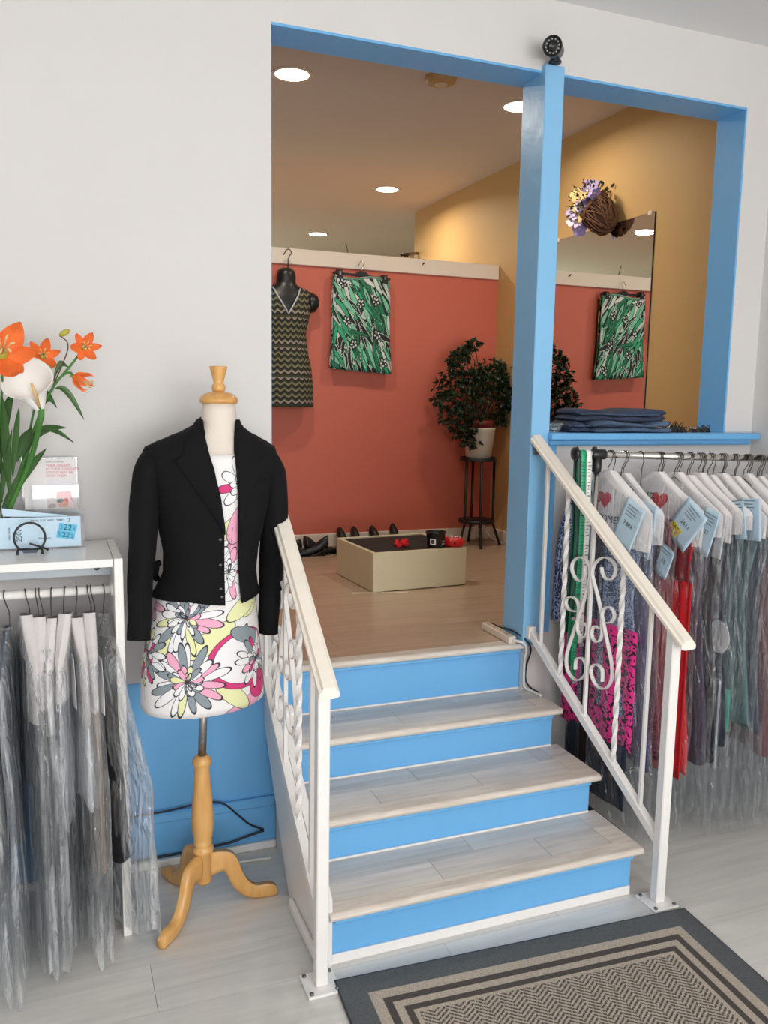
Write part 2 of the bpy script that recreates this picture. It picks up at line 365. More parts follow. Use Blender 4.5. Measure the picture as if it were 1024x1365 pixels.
def dress_print():
    Wd, H = 1800, 1400
    im = np.ones((H, Wd, 3), np.float32)*col(238, 234, 232)
    pk, hp, gy, yl, wh, ed = col(240, 170, 196), col(214, 56, 120), col(138, 150, 156), col(232, 232, 176), col(240, 238, 238), col(48, 46, 54)
    def uvp(px, py, half=78, c0=270):
        cth = max(-.98, min(.98, (px-c0)/half)); u = .5+math.asin(cth)/(2*math.pi); z = .70+(930-py)*.00225
        return u*Wd, (z-.68)/(1.44-.68)*H
    for px, py, half in ((338, 795, 78), (272, 842, 78), (200, 860, 78), (318, 705, 75), (300, 690, 75)):
        x, y = uvp(px, py, half); blob(im, x, y, 150, 58, .6, yl, ed, 2)
    for px, py, L_, W_, a, c in ((325, 800, 160, 50, .5, yl), (305, 855, 140, 26, .9, pk), (345, 770, 110, 60, 1.1, pk), (318, 935, 160, 40, .35, pk), (308, 715, 130, 60, 1.2, pk), (338, 915, 90, 70, .4, hp), (300, 918, 120, 44, -.8, yl)):
        x, y = uvp(px, py); blob(im, x, y, L_, W_, a, c, ed, 2)
    # dark pink loop with the round flower
    x, y = uvp(318, 872); blob(im, x, y, 205, 165, .1, hp, ed, 2.5); blob(im, x+6, y+4, 180, 140, .1, wh, ed, 2); blob(im, x+30, y+120, 120, 45, -.35, gy, ed, 2)
    flower(im, x+90, y-30, 150, [wh, pk, wh, wh, hp, gy, wh], 14, 3, ed, .12)
    x, y = uvp(234, 812); flower(im, x, y, 195, [gy, wh, wh, yl, gy, pk, pk, wh, gy, gy, wh, wh, gy], 17, 5, ed, .105, a0=-2.4)
    x, y = uvp(242, 893); flower(im, x, y, 195, [pk, wh, gy, wh, gy, wh, wh, yl, gy, gy, pk, pk, wh], 18, 11, ed, .105, a0=2.2)
    x, y = uvp(316, 640, 80, 285); flower(im, x, y, 150, [hp, wh, wh, hp, wh, pk], 9, 2, ed, .17, a0=1.2)
    x, y = uvp(306, 755, 74, 280); flower(im, x, y, 160, [hp, wh, pk, wh, wh, hp], 10, 8, ed, .15)
    x, y = uvp(312, 690, 74, 280); blob(im, x, y, 120, 70, 1.3, pk, ed, 2.4)
    for s in range(22):
        u = rs.uniform(.0, .31) if s % 2 else rs.uniform(.70, 1); v = rs.uniform(0, 1)
        flower(im, u*Wd, v*H, rs.uniform(110, 200), [pk, wh, gy, wh, yl, hp][s % 3:], 13, 40+s, ed, .12)
    for s in range(16):
        a = rs.uniform(0, 6.28); x, y = rs.uniform(.2, .8)*Wd, rs.uniform(.02, .98)*H
        pts = [(x+math.cos(a+k*.5)*60*k, y+math.sin(a+k*.5)*60*k) for k in range(5)]; stroke(im, pts, 3, ed)
    return im

def value_noise(h, wd, fx, fy, seed):
    r = np.random.RandomState(seed); g = r.rand(fy+2, fx+2).astype(np.float32)
    Y, X = np.mgrid[0:h, 0:wd].astype(np.float32); X = X/wd*fx; Y = Y/h*fy
    i, j = X.astype(int), Y.astype(int); a, b = X-i, Y-j; a = a*a*(3-2*a); b = b*b*(3-2*b)
    return (g[j, i]*(1-a)+g[j, i+1]*a)*(1-b)+(g[j+1, i]*(1-a)+g[j+1, i+1]*a)*b

def skirt_print():
    H, Wd = 900, 700
    im = np.ones((H, Wd, 3), np.float32)*col(190, 196, 190)
    Y, X = np.mgrid[0:H, 0:Wd].astype(np.float32); n1 = value_noise(H, Wd, 3, 4, 3)
    im[np.mod(X/Wd*2.6-Y/H*1.1+n1*1.3, 1) < .36] = col(18, 22, 20)
    im[np.mod(X/Wd*3.1+Y/H*.7+n1*.9+.3, 1) < .2] = col(30, 132, 92)
    q = random.Random(31); bk, dg, lg, mg, wt = col(14, 18, 16), col(20, 112, 78), col(118, 190, 156), col(48, 158, 114), col(206, 210, 204)
    for k in range(150):      # long paisley blades drifting down to the right
        x, y = q.uniform(-40, Wd+40), q.uniform(-40, H+40); a = q.gauss(1.05, .32); l = q.uniform(60, 130); w_ = q.uniform(11, 24)
        c = [lg, dg, bk, mg, wt, bk, lg, dg][k % 8]
        bend = q.uniform(-.9, .9)
        for oc, ex in ((bk if c is not bk else wt, 5), (c, 0)):
          for j in range(9):
            t = j/8; aa = a+bend*(t-.5); px = x+math.cos(a)*l*(t-.5)*2-math.sin(a)*bend*l*.5*(t*(1-t))*2; py = y+math.sin(a)*l*(t-.5)*2+math.cos(a)*bend*l*.5*(t*(1-t))*2
            blob(im, px, py, l*.22+ex, w_*math.sin(math.pi*(.12+.8*t))+4+ex, aa, oc)
        if k % 3 == 0:
            blob(im, x, y, l*.5, w_*.35, a, [bk, wt, lg][k % 9//3]); blob(im, x, y, l*.28, w_*.16, a, dg)
    for cx, cy in ((250, 640), (540, 540), (160, 420), (520, 230), (110, 60), (600, 800), (330, 250)):
        for k in range(5):
            a = k*1.257+.4; blob(im, cx+26*math.cos(a), cy+26*math.sin(a), 24, 15, a, wt, bk, 9)
    return im

def zigzag_print():
    H, Wd = 900, 1120
    Y, X = np.mgrid[0:H, 0:Wd].astype(np.float32)
    per = 45.; t = np.abs(np.mod(X/46.67, 1)-.5)*2; yy = Y+t*22; f = np.mod(yy/per, 1)
    im = np.ones((H, Wd, 3), np.float32)*col(34, 31, 30)
    row = np.floor(yy/per); m = np.mod(row, 5)
    im[(f < .34)] = col(120, 116, 84); im[(f < .34) & (m < 2)] = col(150, 138, 124); im[(f > .34) & (f < .5)] = col(66, 70, 44)
    im[np.mod(Y, per*5) < 16] = col(58, 58, 34)
    im *= (.85+.3*np.random.RandomState(1).rand(H, Wd, 1)).astype(np.float32)
    return np.clip(im, 0, 1)

RUG_W, RUG_D = 1.145, 0.86
def rug_print():
    P = 900; H, Wd = int(RUG_D*P), int(RUG_W*P)
    Y, X = np.mgrid[0:H, 0:Wd].astype(np.float32)
    d = np.minimum(np.minimum(X, Wd-X), np.minimum(Y, H-Y))/P
    n = np.random.RandomState(4).rand(H, Wd, 1).astype(np.float32)
    im = np.ones((H, Wd, 3), np.float32)*col(176, 164, 150)
    dk = col(74, 68, 64)
    colw = .036*P; cidx = np.floor(X/colw); dirn = np.where(np.mod(cidx, 2) < 1, 1., -1.)
    xl = np.mod(X, colw)/colw
    f = np.mod((Y+dirn*xl*colw*.75)/(.0145*P), 1); knot = np.mod(X/(.012*P)+np.floor((Y)/(.0145*P))*.5, 1)
    fld = (d > .178) & (f < .46) & (knot < .82); im[fld] = dk
    for a, b in ((.103, .124), (.147, .166)): im[(d > a) & (d < b)] = dk
    im[d < .072] = col(86, 90, 92)
    im *= .78+.44*n
    return np.clip(im, 0, 1)

def knit_print(c1, c2, seed, fx=60, fy=160, th=.5):
    n = value_noise(640, 480, fx, fy, seed); n2 = value_noise(640, 480, 9, 5, seed+1)
    im = np.ones((640, 480, 3), np.float32)*c1; im[(n+.35*(n2-.5)) > th] = c2
    return im
def card_print():
    H, Wd = 300, 300; im = np.ones((H, Wd, 3), np.float32)*col(232, 226, 230)
    im[:170, :] = col(214, 200, 192); Y, X = np.mgrid[0:H, 0:Wd]
    im[(X > 110) & (X < 200) & (Y > 110) & (Y < 175)] = col(200, 66, 84); im[(X > 225-.3*(Y-60)) & (X < 262-.2*(Y-60)) & (Y > 40) & (Y < 180)] = col(196, 60, 80)
    blob(im, 150, 60, 46, 30, 1.4, col(214, 160, 136)); blob(im, 190, 55, 44, 26, 1.2, col(222, 150, 120)); blob(im, 140, 82, 34, 20, .3, col(64, 44, 40))
    blob(im, 205, 92, 30, 20, .2, col(206, 70, 76)); blob(im, 240, 60, 60, 20, 1.9, col(238, 200, 204)); blob(im, 60, 30, 40, 22, .2, col(170, 150, 140))
    im[:, :14] = col(236, 236, 230); return im

M['dress_print'] = printed('floral dress cloth', dress_print(), .75, sheen=.1)
M['skirt_print'] = printed('green swirl cloth', skirt_print(), .7)
M['zigzag'] = printed('zigzag knit', zigzag_print(), .85, bump=.1)
M['rug'] = printed('flat woven rug', rug_print(), .95, bump=.3)
M['marl'] = printed('blue white marled knit', knit_print(col(50, 60, 96), col(178, 188, 214), 5, 70, 120, .52), .9)
M['lace'] = printed('pink and black lace', knit_print(col(244, 60, 150), col(44, 26, 42), 8, 26, 34, .66), .8)
M['sequin'] = printed('maroon speckled cloth', knit_print(col(120, 40, 56), col(190, 120, 130), 15, 60, 80, .72), .6)
M['card'] = printed('picture card', card_print(), .5)
CL = lambda n, r, g, b, **k: mat(n, rgb(r, g, b), .85, var=.06, vscale=14, **k)
M['jacket'] = mat('black suiting', rgb(15, 14, 16), .9, bump=.05, bscale=400, spec=.25)
M['button'] = mat('black button', rgb(18, 18, 20), .25)
M['navy'] = CL('navy cloth', 34, 42, 62); M['black_cloth'] = CL('black cloth', 24, 26, 32); M['charcoal'] = CL('charcoal cloth', 62, 66, 76)
M['red_cloth'] = CL('red satin', 206, 26, 34); M['dark_red'] = CL('dark red cloth', 138, 22, 34); M['plum'] = CL('grey plum cloth', 78, 70, 88)
M['teal'] = CL('teal grey cloth', 104, 132, 136); M['mint'] = CL('mint cloth', 88, 190, 164); M['pale_grey'] = CL('pale grey cloth', 178, 180, 186)
M['tan'] = CL('tan cloth', 178, 152, 128); M['purple'] = CL('violet blue cloth', 66, 58, 118); M['white_cloth'] = CL('white cloth', 226, 226, 228)
M['rose'] = CL('dusty rose cloth', 150, 96, 104); M['slate'] = CL('slate cloth', 88, 98, 112)
M['denim'] = mat('blue denim', rgb(74, 92, 116), .85, bump=.25, bscale=160, var=.35, vscale=9)
M['denim_dark'] = mat('dark denim', rgb(46, 56, 78), .85, bump=.2, bscale=160, var=.3, vscale=9)
M['mannequin'] = mat('cream canvas body', rgb(226, 214, 200), .7, bump=.05, bscale=200)
M['beech'] = wood('varnished beech', rgb(226, 176, 108), rgb(206, 150, 84), .3, (6, 6, 1.2), 4, .02)
M['leaf_dark'] = mat('dark green leaf', rgb(34, 52, 24), .5, var=.3, vscale=20, rnd=.2)
M['leaf'] = mat('green leaf', rgb(58, 92, 44), .45, var=.2, vscale=20, rnd=.15)
M['stem'] = mat('green stem', rgb(70, 124, 52), .5); M['twig'] = mat('brown twig', rgb(96, 66, 44), .8)
M['lily'] = mat('orange lily petal', rgb(246, 122, 58), .55, var=.14, vscale=24, rnd=.1); M['calla'] = mat('white calla spathe', rgb(240, 236, 230), .5)
M['pollen'] = mat('pale stamen', rgb(226, 190, 130), .6); M['bud'] = mat('olive bud', rgb(176, 170, 64), .5)
M['pot'] = mat('white glazed pot', rgb(226, 214, 200), .25); M['terracotta'] = mat('red brown plastic pot', rgb(120, 38, 30), .5); M['soil'] = mat('soil', rgb(40, 28, 20), .95)
M['box_cream'] = mat('worn cream painted board', rgb(212, 200, 166), .55, var=.04, vscale=5, bump=.05); M['carpet'] = mat('dark brown carpet', rgb(46, 36, 32), .98, bump=.6, bscale=220)
M['wicker'] = mat('brown wicker', rgb(104, 66, 40), .75, var=.3, vscale=40); M['wicker_dark'] = mat('dark wicker', rgb(60, 36, 22), .85)
M['violet'] = mat('violet pansy petal', rgb(150, 132, 184), .6, rnd=.25); M['pansy_yellow'] = mat('yellow pansy petal', rgb(214, 184, 124), .6); M['pansy_lilac'] = mat('lilac pansy petal', rgb(196, 180, 214), .6)
M['mirror'] = mat('mirror silvering', (.86, .86, .84, 1), .01, metal=1)
M['green_tape'] = mat('green measuring tape', rgb(30, 160, 110), .4); M['green_dark'] = mat('dark green tape', rgb(16, 70, 54), .45); M['white_tape'] = mat('white measuring tape', rgb(236, 234, 228), .4)
M['red_plastic'] = mat('red plastic', rgb(206, 28, 30), .3); M['beige'] = mat('aged beige plastic', rgb(188, 154, 104), .5)
M['cable_black'] = mat('black cable', rgb(28, 30, 38), .5); M['cable_white'] = mat('white cable', rgb(226, 222, 214), .4)
M['tongue'] = mat('socket black', rgb(20, 18, 16), .5); M['led_clear'] = mat('clear led', rgb(190, 190, 186), .2, metal=.4)

M['slate_board'] = mat('grey blue board edge', rgb(186, 194, 200), .5)
# ------------------------------------------------------------------ the setting
ZU = .65; YW = 2.80; YB = 2.955; ZT = 2.776; XL = .686; XR = 2.634; XW = 2.78
fl = groot('floor', 'pale grey vinyl plank floor of the shop')
MB().box(-2.8, XW, -3.0, YW, -.08, -.005).build('subfloor', M['gap'], fl)
def planks(parent, x0, x1, y0, y1, z, wd, ln, m, seed):
    q = random.Random(seed); y = y0; r = 0; n0 = None
    while y < y1-.01:
        yb = min(y+wd, y1); x = x0-q.uniform(.1, ln*.9)
        while x < x1:
            a, b = max(x, x0), min(x+ln, x1)
            if b-a > .02: MB().box(a+.0006, b-.0006, y+.0005, yb-.0005, z-.006, z).build('plank', m, parent)
            x += ln
        y += wd; r += 1
planks(fl, -1.3, XW, .7, YW, 0, .196, 1.22, M['floor'], 3)
planks(fl, -2.8, XW, -3.0, .7, 0, .74, 2.9, M['floor'], 5)
fu = groot('floor_upper', 'lamp-tinted grey vinyl plank floor of the raised fitting room')
MB().box(-1.2, 4.2, YW+.025, 10, ZU-.14, ZU-.005).build('subfloor', M['gap'], fu)
planks(fu, XL, 1.70, YW+.053, YB, ZU, .2, 1.2, M['floor_up'], 7)
planks(fu, -.9, XW, YB, 5.08, ZU, .196, 1.22, M['floor_up'], 11)
planks(fu, -1.2, 4.2, 5.18, 10, ZU, 1.2, 3.0, M['floor_up'], 12)

m = MB(); m.box(-2.8, XL, YW, YB, 0, 3.2); m.box(XL, XR, YW, YB, ZT, 3.2); m.box(XR, XW, YW, YB, 0, 3.2)
m.box(1.70, XR, YW, YB, 0, 1.45); m.box(XL, 1.70, YW+.06, YB, 0, ZU-.15)
wb = struct(m.build('wall_back', M['white_wall']), 'white dividing wall with the wide blue-lined opening above the steps')
MB().box(-2.8, .694, YW-.004, YW, .012, .648).build('painted_dado', M['blue'], wb)
bb = MB(); bb.box(-2.8, .694, YW-.020, YW-.004, .012, .152); bb.rbox(-2.8, .694, YW-.026, YW-.004, .152, .188, .006)
struct(bb.build('baseboard_back', M['blue']), 'blue painted baseboard along the dividing wall')
struct(MB().rbox(-2.8, .694, YW-.040, YW-.018, 0, .028, .006).build('trim_1', M['white_gloss']), 'white shoe moulding at the foot of the blue baseboard')
m = MB(); m.box(XL, XR, YW-.001, YB, ZT-.008, ZT+.0005); m.box(XR-.008, XR+.0005, YW-.001, YB, 1.478, ZT-.008); m.box(XL-.0005, XL+.004, YW+.012, YB, ZU, ZT-.008)
struct(m.build('trim_2', M['blue']), 'blue painted lining of the wall opening')
struct(MB().rbox(1.680, 1.760, 2.772, 2.932, ZU-.002, 2.792, .003).build('trim_3', M['blue_post']), 'tall sky blue post dividing the opening in two')
m = MB(); m.rbox(1.752, 2.772, 2.738, YB-.005, 1.452, 1.478, .004); m.rbox(1.764, 2.760, 2.774, YW+.002, 1.428, 1.453, .006)
struct(m.build('trim_4', M['blue']), 'blue ledge below the right half of the opening')
m = MB(); m.rbox(1.762, 1.782, 2.782, YW+.002, .69, 1.43, .003); m.rbox(1.782, 1.808, 2.790, YW+.002, .69, 1.43, .003)
struct(m.build('trim_5', M['blue']), 'blue casing strip beside the foot of the post')
struct(MB().box(XW, XW+.12, -3.0, 6.5, 0, 3.25).build('wall_right', M['right_wall']), 'greyish white right wall of the shop')
yw = struct(MB().box(XW-.004, XW, YB, 6.5, ZU, 3.2).build('wall_right_upper', M['yellow']), 'ochre yellow wall of the fitting room')
struct(MB().box(-2.92, -2.8, -3.0, YW, 0, 3.2).build('wall_left', M['white_wall']), 'white left wall of the shop')
m = MB(); m.box(-2.8, -1.2, -3.12, -3, 0, 3.2); m.box(2.66, XW, -3.12, -3, 0, 3.2); m.box(-1.2, 2.66, -3.12, -3, 0, .5); m.box(-1.2, 2.66, -3.12, -3, 2.72, 3.2)
struct(m.build('wall_front', M['white_wall']), 'shop front wall behind the viewer')
m = MB()
for x in (-1.2, .08, 1.36, 2.62): m.box(x, x+.04, -3.09, -3.03, .5, 2.72)
m.box(-1.2, 2.66, -3.09, -3.03, .5, .55); m.box(-1.2, 2.66, -3.09, -3.03, 2.67, 2.72)
wn = struct(m.build('window_1', M['steel']), 'shop window behind the viewer')
MB().box(-1.2, 2.66, -3.065, -3.06, .55, 2.67).build('pane', M['glass'], wn)
struct(MB().box(-2.9, XW+.1, -3.1, YW, 3.02, 3.2).build('ceiling', M['ceiling']), 'white ceiling of the shop')
struct(MB().box(-1.3, 4.3, YB, 10, 3.085, 3.2).build('ceiling_upper', M['ceiling_up']), 'ceiling of the fitting room with round lights')
pw = struct(MB().box(-1.2, XW-.004, 5.08, 5.18, ZU, 2.40).build('wall_partition', M['coral']), 'coral red partition wall that stops short of the ceiling')
MB().rbox(-1.2, XW-.006, 5.062, 5.19, 2.385, 2.478, .003).build('cap_board', M['cream_trim'], pw)
struct(MB().rbox(-1.2, XW-.004, 5.064, 5.08, ZU, ZU+.085, .003).build('baseboard_partition', M['cream_trim']), 'cream baseboard under the coral partition')
struct(MB().rbox(XW-.018, XW-.004, YB, 5.064, ZU, ZU+.085, .003).build('baseboard_right', M['cream_trim']), 'cream baseboard under the yellow wall')
m = MB(); m.box(-1.3, -1.2, YB, 10, ZU, 3.2)
struct(m.build('wall_left_upper', M['white_wall']), 'left wall of the fitting room')
struct(MB().box(-1.3, 4.3, 10, 10.1, ZU, 3.2).build('wall_far', M['white_wall']), 'far wall of the back room')
struct(MB().box(2.9, 4.3, 6.45, 6.55, ZU, 3.2).build('wall_return', M['white_wall']), 'return wall behind the yellow wall')
struct(MB().box(4.2, 4.3, 6.5, 10, ZU, 3.2).build('wall_back_room', M['white_wall']), 'right wall of the back room')

# ------------------------------------------------------------------ staircase
st = thing('staircase', 'four blue risers with whitewashed treads up to the fitting room', 'stairs', (1.2, 2.45, 0))
RY = [2.10, 2.343, 2.595, 2.822]; TZ = [.167, .31, .46, .65]; z0 = 0
for i in range(4):
    xr = 1.712 if i < 3 else 1.698; y1 = RY[i+1] if i < 3 else RY[i]+.02
    MB().box(XL, xr, RY[i], RY[i]+.018, z0, TZ[i]-.024).build('riser', M['blue'], st)
    mm = MB().rbox(XL, xr-.002, RY[i]-.008, RY[i], z0 if i == 0 else z0-.001, z0+(.03 if i == 0 else .006), .002).build('shoe_trim', M['white_gloss'], st)
    if i < 3: MB().box(XL+.01, xr-.01, RY[i]+.018, min(y1+.018, 2.82), 0, TZ[i]-.024).build('carcass', M['white_wall'], st)
    xe = xr+.026 if i < 3 else xr; yn = RY[i]-.032
    # rounded nosing
    prof = [(yn+.012*(1-math.cos(a)), TZ[i]-.012+.012*math.sin(a)) for a in [R(k) for k in range(-90, 91, 30)]] + [(yn+.062, TZ[i]), (yn+.062, TZ[i]-.024)]
    MB().prism([(y, z) for y, z in prof], lambda a, b, d: (d, a, b), XL-.012, xe, smooth=False).build('nosing', M['nosing'], st)
    MB().rbox(XL+.004, xr-.004, RY[i]-.02, RY[i]-.001, TZ[i]-.038, TZ[i]-.024, .003).build('cove_strip', M['blue'], st)
    if i < 3:
        ya = yn+.062; xa = xr-.055
        MB().prism([(xa, ya), (xe, ya), (xe, y1), (xa, y1)], lambda a, b, d: (a, b, d), TZ[i]-.022, TZ[i]).build('side_trim', M['nosing'], st)
        MB().box(XL-.01, xa, ya, y1, TZ[i]-.022, TZ[i]-.0035).build('tread_base', M['gap'], st)
        cuts = [(XL-.008, 1.05, 1.43, xa), (XL-.008, .94, 1.31, xa), (XL-.008, 1.12, xa)][i]
        ym = ya+(y1-ya)*(.55, .48, .6)[i]
        for k in range(len(cuts)-1): MB().box(cuts[k]+.0008, cuts[k+1]-.0008, ya+.001, ym-.0005, TZ[i]-.006, TZ[i]-.0005).build('tread_plank', M['tread'], st)
        c2 = [(XL-.008, 1.21, xa), (XL-.008, 1.12, 1.6, xa), (XL-.008, .9, 1.38, xa)][i]
        for k in range(len(c2)-1): MB().box(c2[k]+.0008, c2[k+1]-.0008, ym+.0005, y1-.001, TZ[i]-.006, TZ[i]-.0005).build('tread_plank', M['tread'], st)
    z0 = TZ[i]
# sloped side board at the left
MB().prism([(2.085, 0), (2.455, 0), (2.795, .455), (2.795, .70), (2.76, .70), (2.085, .205)], lambda a, b, d: (d, a, b), .658, .684).build('stringer', M['white_gloss'], st)
MB().rbox(.640, .658, 2.06, 2.40, 0, .034, .006).build('shoe_trim', M['white_gloss'], st)
MB().prism([(2.119, 0), (2.36, 0), (2.62, 0), (2.80, 0), (2.80, .43), (2.614, .43), (2.614, .28), (2.362, .28), (2.362, .14), (2.119, .14)], lambda a, b, d: (d, a, b), 1.700, 1.7115).build('side_panel', M['white_wall'], st)

# ------------------------------------------------------------------ wrought iron railings
SL_ = [(2.455,1.027),(2.451,.996),(2.469,.969),(2.5,.969),(2.526,.997),(2.521,1.028),(2.488,1.05),(2.453,1.047),(2.43,1.022),(2.431,.972),(2.452,.904),(2.474,.843),(2.5,.776),(2.52,.723),(2.534,.671),(2.525,.625),(2.49,.603),(2.457,.608),(2.431,.63),(2.423,.659),(2.434,.685),(2.459,.69),(2.48,.674),(2.481,.64)]
SR_ = [(2.371,1.036),(2.364,1.016),(2.346,1.002),(2.322,1.004),(2.304,1.025),(2.303,1.052),(2.324,1.069),(2.356,1.074),(2.39,1.057),(2.412,1.03),(2.415,1.0),(2.397,.962),(2.379,.926),(2.357,.873),(2.333,.812),(2.307,.748),(2.293,.708),(2.291,.664),(2.307,.632),(2.331,.616),(2.364,.617),(2.388,.637),(2.398,.662),(2.388,.683),(2.365,.692),(2.34,.68),(2.337,.64)]
S1_ = [(2.498,.851),(2.53,.849),(2.55,.865),(2.546,.887),(2.518,.899),(2.49,.891),(2.478,.866),(2.481,.828),(2.482,.795),(2.468,.771),(2.448,.767),(2.431,.783),(2.428,.809),(2.441,.82),(2.464,.816)]
S2_ = [(2.333,.85),(2.309,.858),(2.295,.879),(2.302,.9),(2.324,.908),(2.348,.895),(2.356,.869),(2.353,.834),(2.351,.803),(2.363,.777),(2.385,.771),(2.401,.785),(2.402,.807),(2.389,.824),(2.363,.822)]
def railing(label, xn, xw, yend, zshift):
    """newel foot at (xn, 2.025); the rail runs back to x = xw at y = 2.77"""
    g = thing('stair_railing', label, 'railing', (xn, 2.025, 0))
    X = lambda y: xn+(xw-xn)*(y-2.025)/.745
    zt = lambda y: .905+zshift+(y-2.025)*.727           # underside of handrail
    zl = lambda y: .205+zshift*.5+(y-2.025)*.695
    MB().rbox(xn-.047, xn+.047, 2.025-.05, 2.025+.05, 0, .008, .002).build('base_plate', M['white_gloss'], g)
    for dx in (-.036, .036):
        for dy in (-.038, .038): MB().lathe([(.006, 0), (.006, .004), (.003, .006)], (xn+dx, 2.025+dy, .008), 8).build('anchor_bolt', M['screw'], g)
    MB().rbox(xn-.017, xn+.017, 2.008, 2.042, .008, zt(2.025)+.01, .003).build('newel_post', M['white_gloss'], g)
    # moulded handrail: flat top with rounded shoulders
    pr = [(-.027, 0), (-.027, .012), (-.020, .016), (-.016, .026), (.016, .026), (.020, .016), (.027, .012), (.027, 0), (.014, -.004), (-.014, -.004)]
    ys = [1.965, yend]
    rings = [[(X(y)+a, y, zt(y)+c) for a, c in pr] for y in ys]
    MB().loft(rings, caps=True, smooth=False).build('handrail', M['rail_top'], g)
    lp = [(-.013, -.02), (-.013, .012), (.013, .012), (.013, -.02)]
    MB().loft([[(X(y)+a, y, zl(y)+c) for a, c in lp] for y in (2.035, min(yend, 2.745))], caps=True, smooth=False).build('lower_rail', M['white_gloss'], g)
    for y in (2.125, 2.42, 2.69):
        if y < yend: MB().rbox(X(y)-.0065, X(y)+.0065, y-.0065, y+.0065, zl(y)+.008, zt(y)+.002, .0015).build('baluster', M['white_gloss'], g)
    for y in (2.262, 2.565):
        za, zb = zl(y)+.008, zt(y)+.002; n = 70; pts = [(X(y), y, za+(zb-za)*k/n) for k in range(n+1)]
        MB().tube(pts, .0098, 4, twist=R(15), smooth=False).build('twisted_baluster', M['white_gloss'], g)
    for s in (SL_, SR_, S1_, S2_):
        MB().band(spline([(X(y), y, z+zshift*.8) for y, z in s], 4), .013, .0045).build('scroll', M['white_gloss'], g)
    MB().rbox(X(yend)-.012, X(yend)+.012, yend-.004, yend+.003, zt(yend)-.05, zt(yend)-.002, .002).build('wall_bracket', M['screw'], g)
    if yend > 2.745: MB().rbox(X(2.745)-.016, X(2.745)+.016, 2.742, yend+.003, zl(2.745)-.025, zl(2.745)+.025, .002).build('lower_bracket', M['white_gloss'], g)
    return g
railing('white wrought iron railing right of the steps in front of the rack', 1.765, 1.702, 2.768, 0)
railing('white wrought iron railing left of the steps beside the mannequin', .632, .640, 2.768, -.020)

# ------------------------------------------------------------------ rug
rg = thing('area_rug', 'grey bordered herringbone rug on the floor before the steps', 'rug', (1.22, 1.56, 0))
ra = R(-3.0); rc = (.671, 2.016)
def rugp(u, v, z): x, y = u*RUG_W, -v*RUG_D; return (rc[0]+x*math.cos(ra)-y*math.sin(ra), rc[1]+x*math.sin(ra)+y*math.cos(ra), z)
MB().grid(lambda u, v: rugp(u, v, .010), 1, 1, smooth=False).build('woven_face', M['rug'], rg)
MB().prism([(0, 0), (1, 0), (1, 1), (0, 1)], lambda a, b, d: rugp(a, b, d), .0006, .0096).build('backing', M['charcoal'], rg)
bnd = MB()
q = [(0, 0), (1, 0), (1, 1), (0, 1)]
bnd.tube([rugp(a, b, .006) for a, b in q], .0055, 6, closed=True); bnd.build('bound_edge', M['charcoal'], rg)

# ------------------------------------------------------------------ mannequin, dress, jacket
MX, MY = .392, 2.50
mq = thing('mannequin', 'cream dress form on a varnished wooden tripod stand beside the steps', 'mannequin', (MX, MY, 0))
MB().lathe([(.018, .500), (.021, .497), (.027, .490), (.030, .480), (.028, .470), (.024, .462), (.0245, .44), (.027, .40), (.031, .35), (.0345, .30), (.0345, .27), (.030, .235), (.026, .222), (.0285, .218), (.0285, .208), (.026, .205), (.032, .200), (.034, .192), (.032, .184), (.027, .180), (.027, .090), (.024, .082), (.010, .080)][::-1], (MX, MY, 0), 28).build('turned_post', M['beech'], mq)
for ang in (229, 356, 114):
    ca, sa = math.cos(R(ang)), math.sin(R(ang))
    top = [(.020, .180), (.060, .178), (.090, .168), (.108, .140), (.120, .105), (.140, .066), (.168, .046), (.200, .046), (.222, .040), (.232, .030)]
    bot = [(.020, .100), (.058, .112), (.072, .100), (.084, .070), (.104, .038), (.132, .014), (.165, .002), (.195, .000), (.218, .000), (.232, .004)]
    T = spline([(a, b, 0) for a, b in top], 3); B = spline([(a, b, 0) for a, b in bot], 3); rings = []
    for t, b in zip(T, B):
        hw = .0145; ring = []
        for (p, s) in ((t, -.7), (t, .7), (t*.75+b*.25, 1), (b*.75+t*.25, 1), (b, .7), (b, -.7), (b*.75+t*.25, -1), (t*.75+b*.25, -1)):
            ring.append((MX+ca*p.x-sa*hw*s, MY+sa*p.x+ca*hw*s, max(.0005, p.y)))
        rings.append(ring)
    MB().loft(rings, caps=True).build('leg', M['beech'], mq)
MB().tube([(MX, MY, .48), (MX+.012, MY, .74)], .0125, 16).build('pole', M['steel'], mq)
# canvas torso, leaning slightly: centre x by height
BODY = [(.70, .395, .150, .095), (.80, .396, .158, .105), (.90, .400, .160, .108), (1.0, .408, .138, .098), (1.08, .415, .118, .086), (1.16, .422, .124, .09), (1.26, .432, .145, .105), (1.34, .440, .155, .105), (1.41, .446, .158, .085), (1.45, .449, .150, .070), (1.475, .451, .115, .060), (1.492, .452, .068, .055), (1.51, .453, .052, .052), (1.575, .4545, .0475, .0475)]
def bp(z): return interp(BODY, z)
rings = []
for z in [.74+.02*k for k in range(36)]+[1.455, 1.465, 1.475, 1.485, 1.495, 1.51, 1.53, 1.55, 1.575]:
    cx, a, b = bp(z)
    rings.append([(cx+a*math.cos(t), MY-.004+b*math.sin(t), z) for t in [2*math.pi*k/32 for k in range(32)]])
MB().loft(rings, caps=True).build('torso', M['mannequin'], mq)
nx = .4545
MB().lathe([(.046, 1.574), (.054, 1.577), (.056, 1.584), (.054, 1.592), (.044, 1.602), (.030, 1.608), (.015, 1.610)], (nx, MY, 0), 28).build('neck_cap', M['beech'], mq)
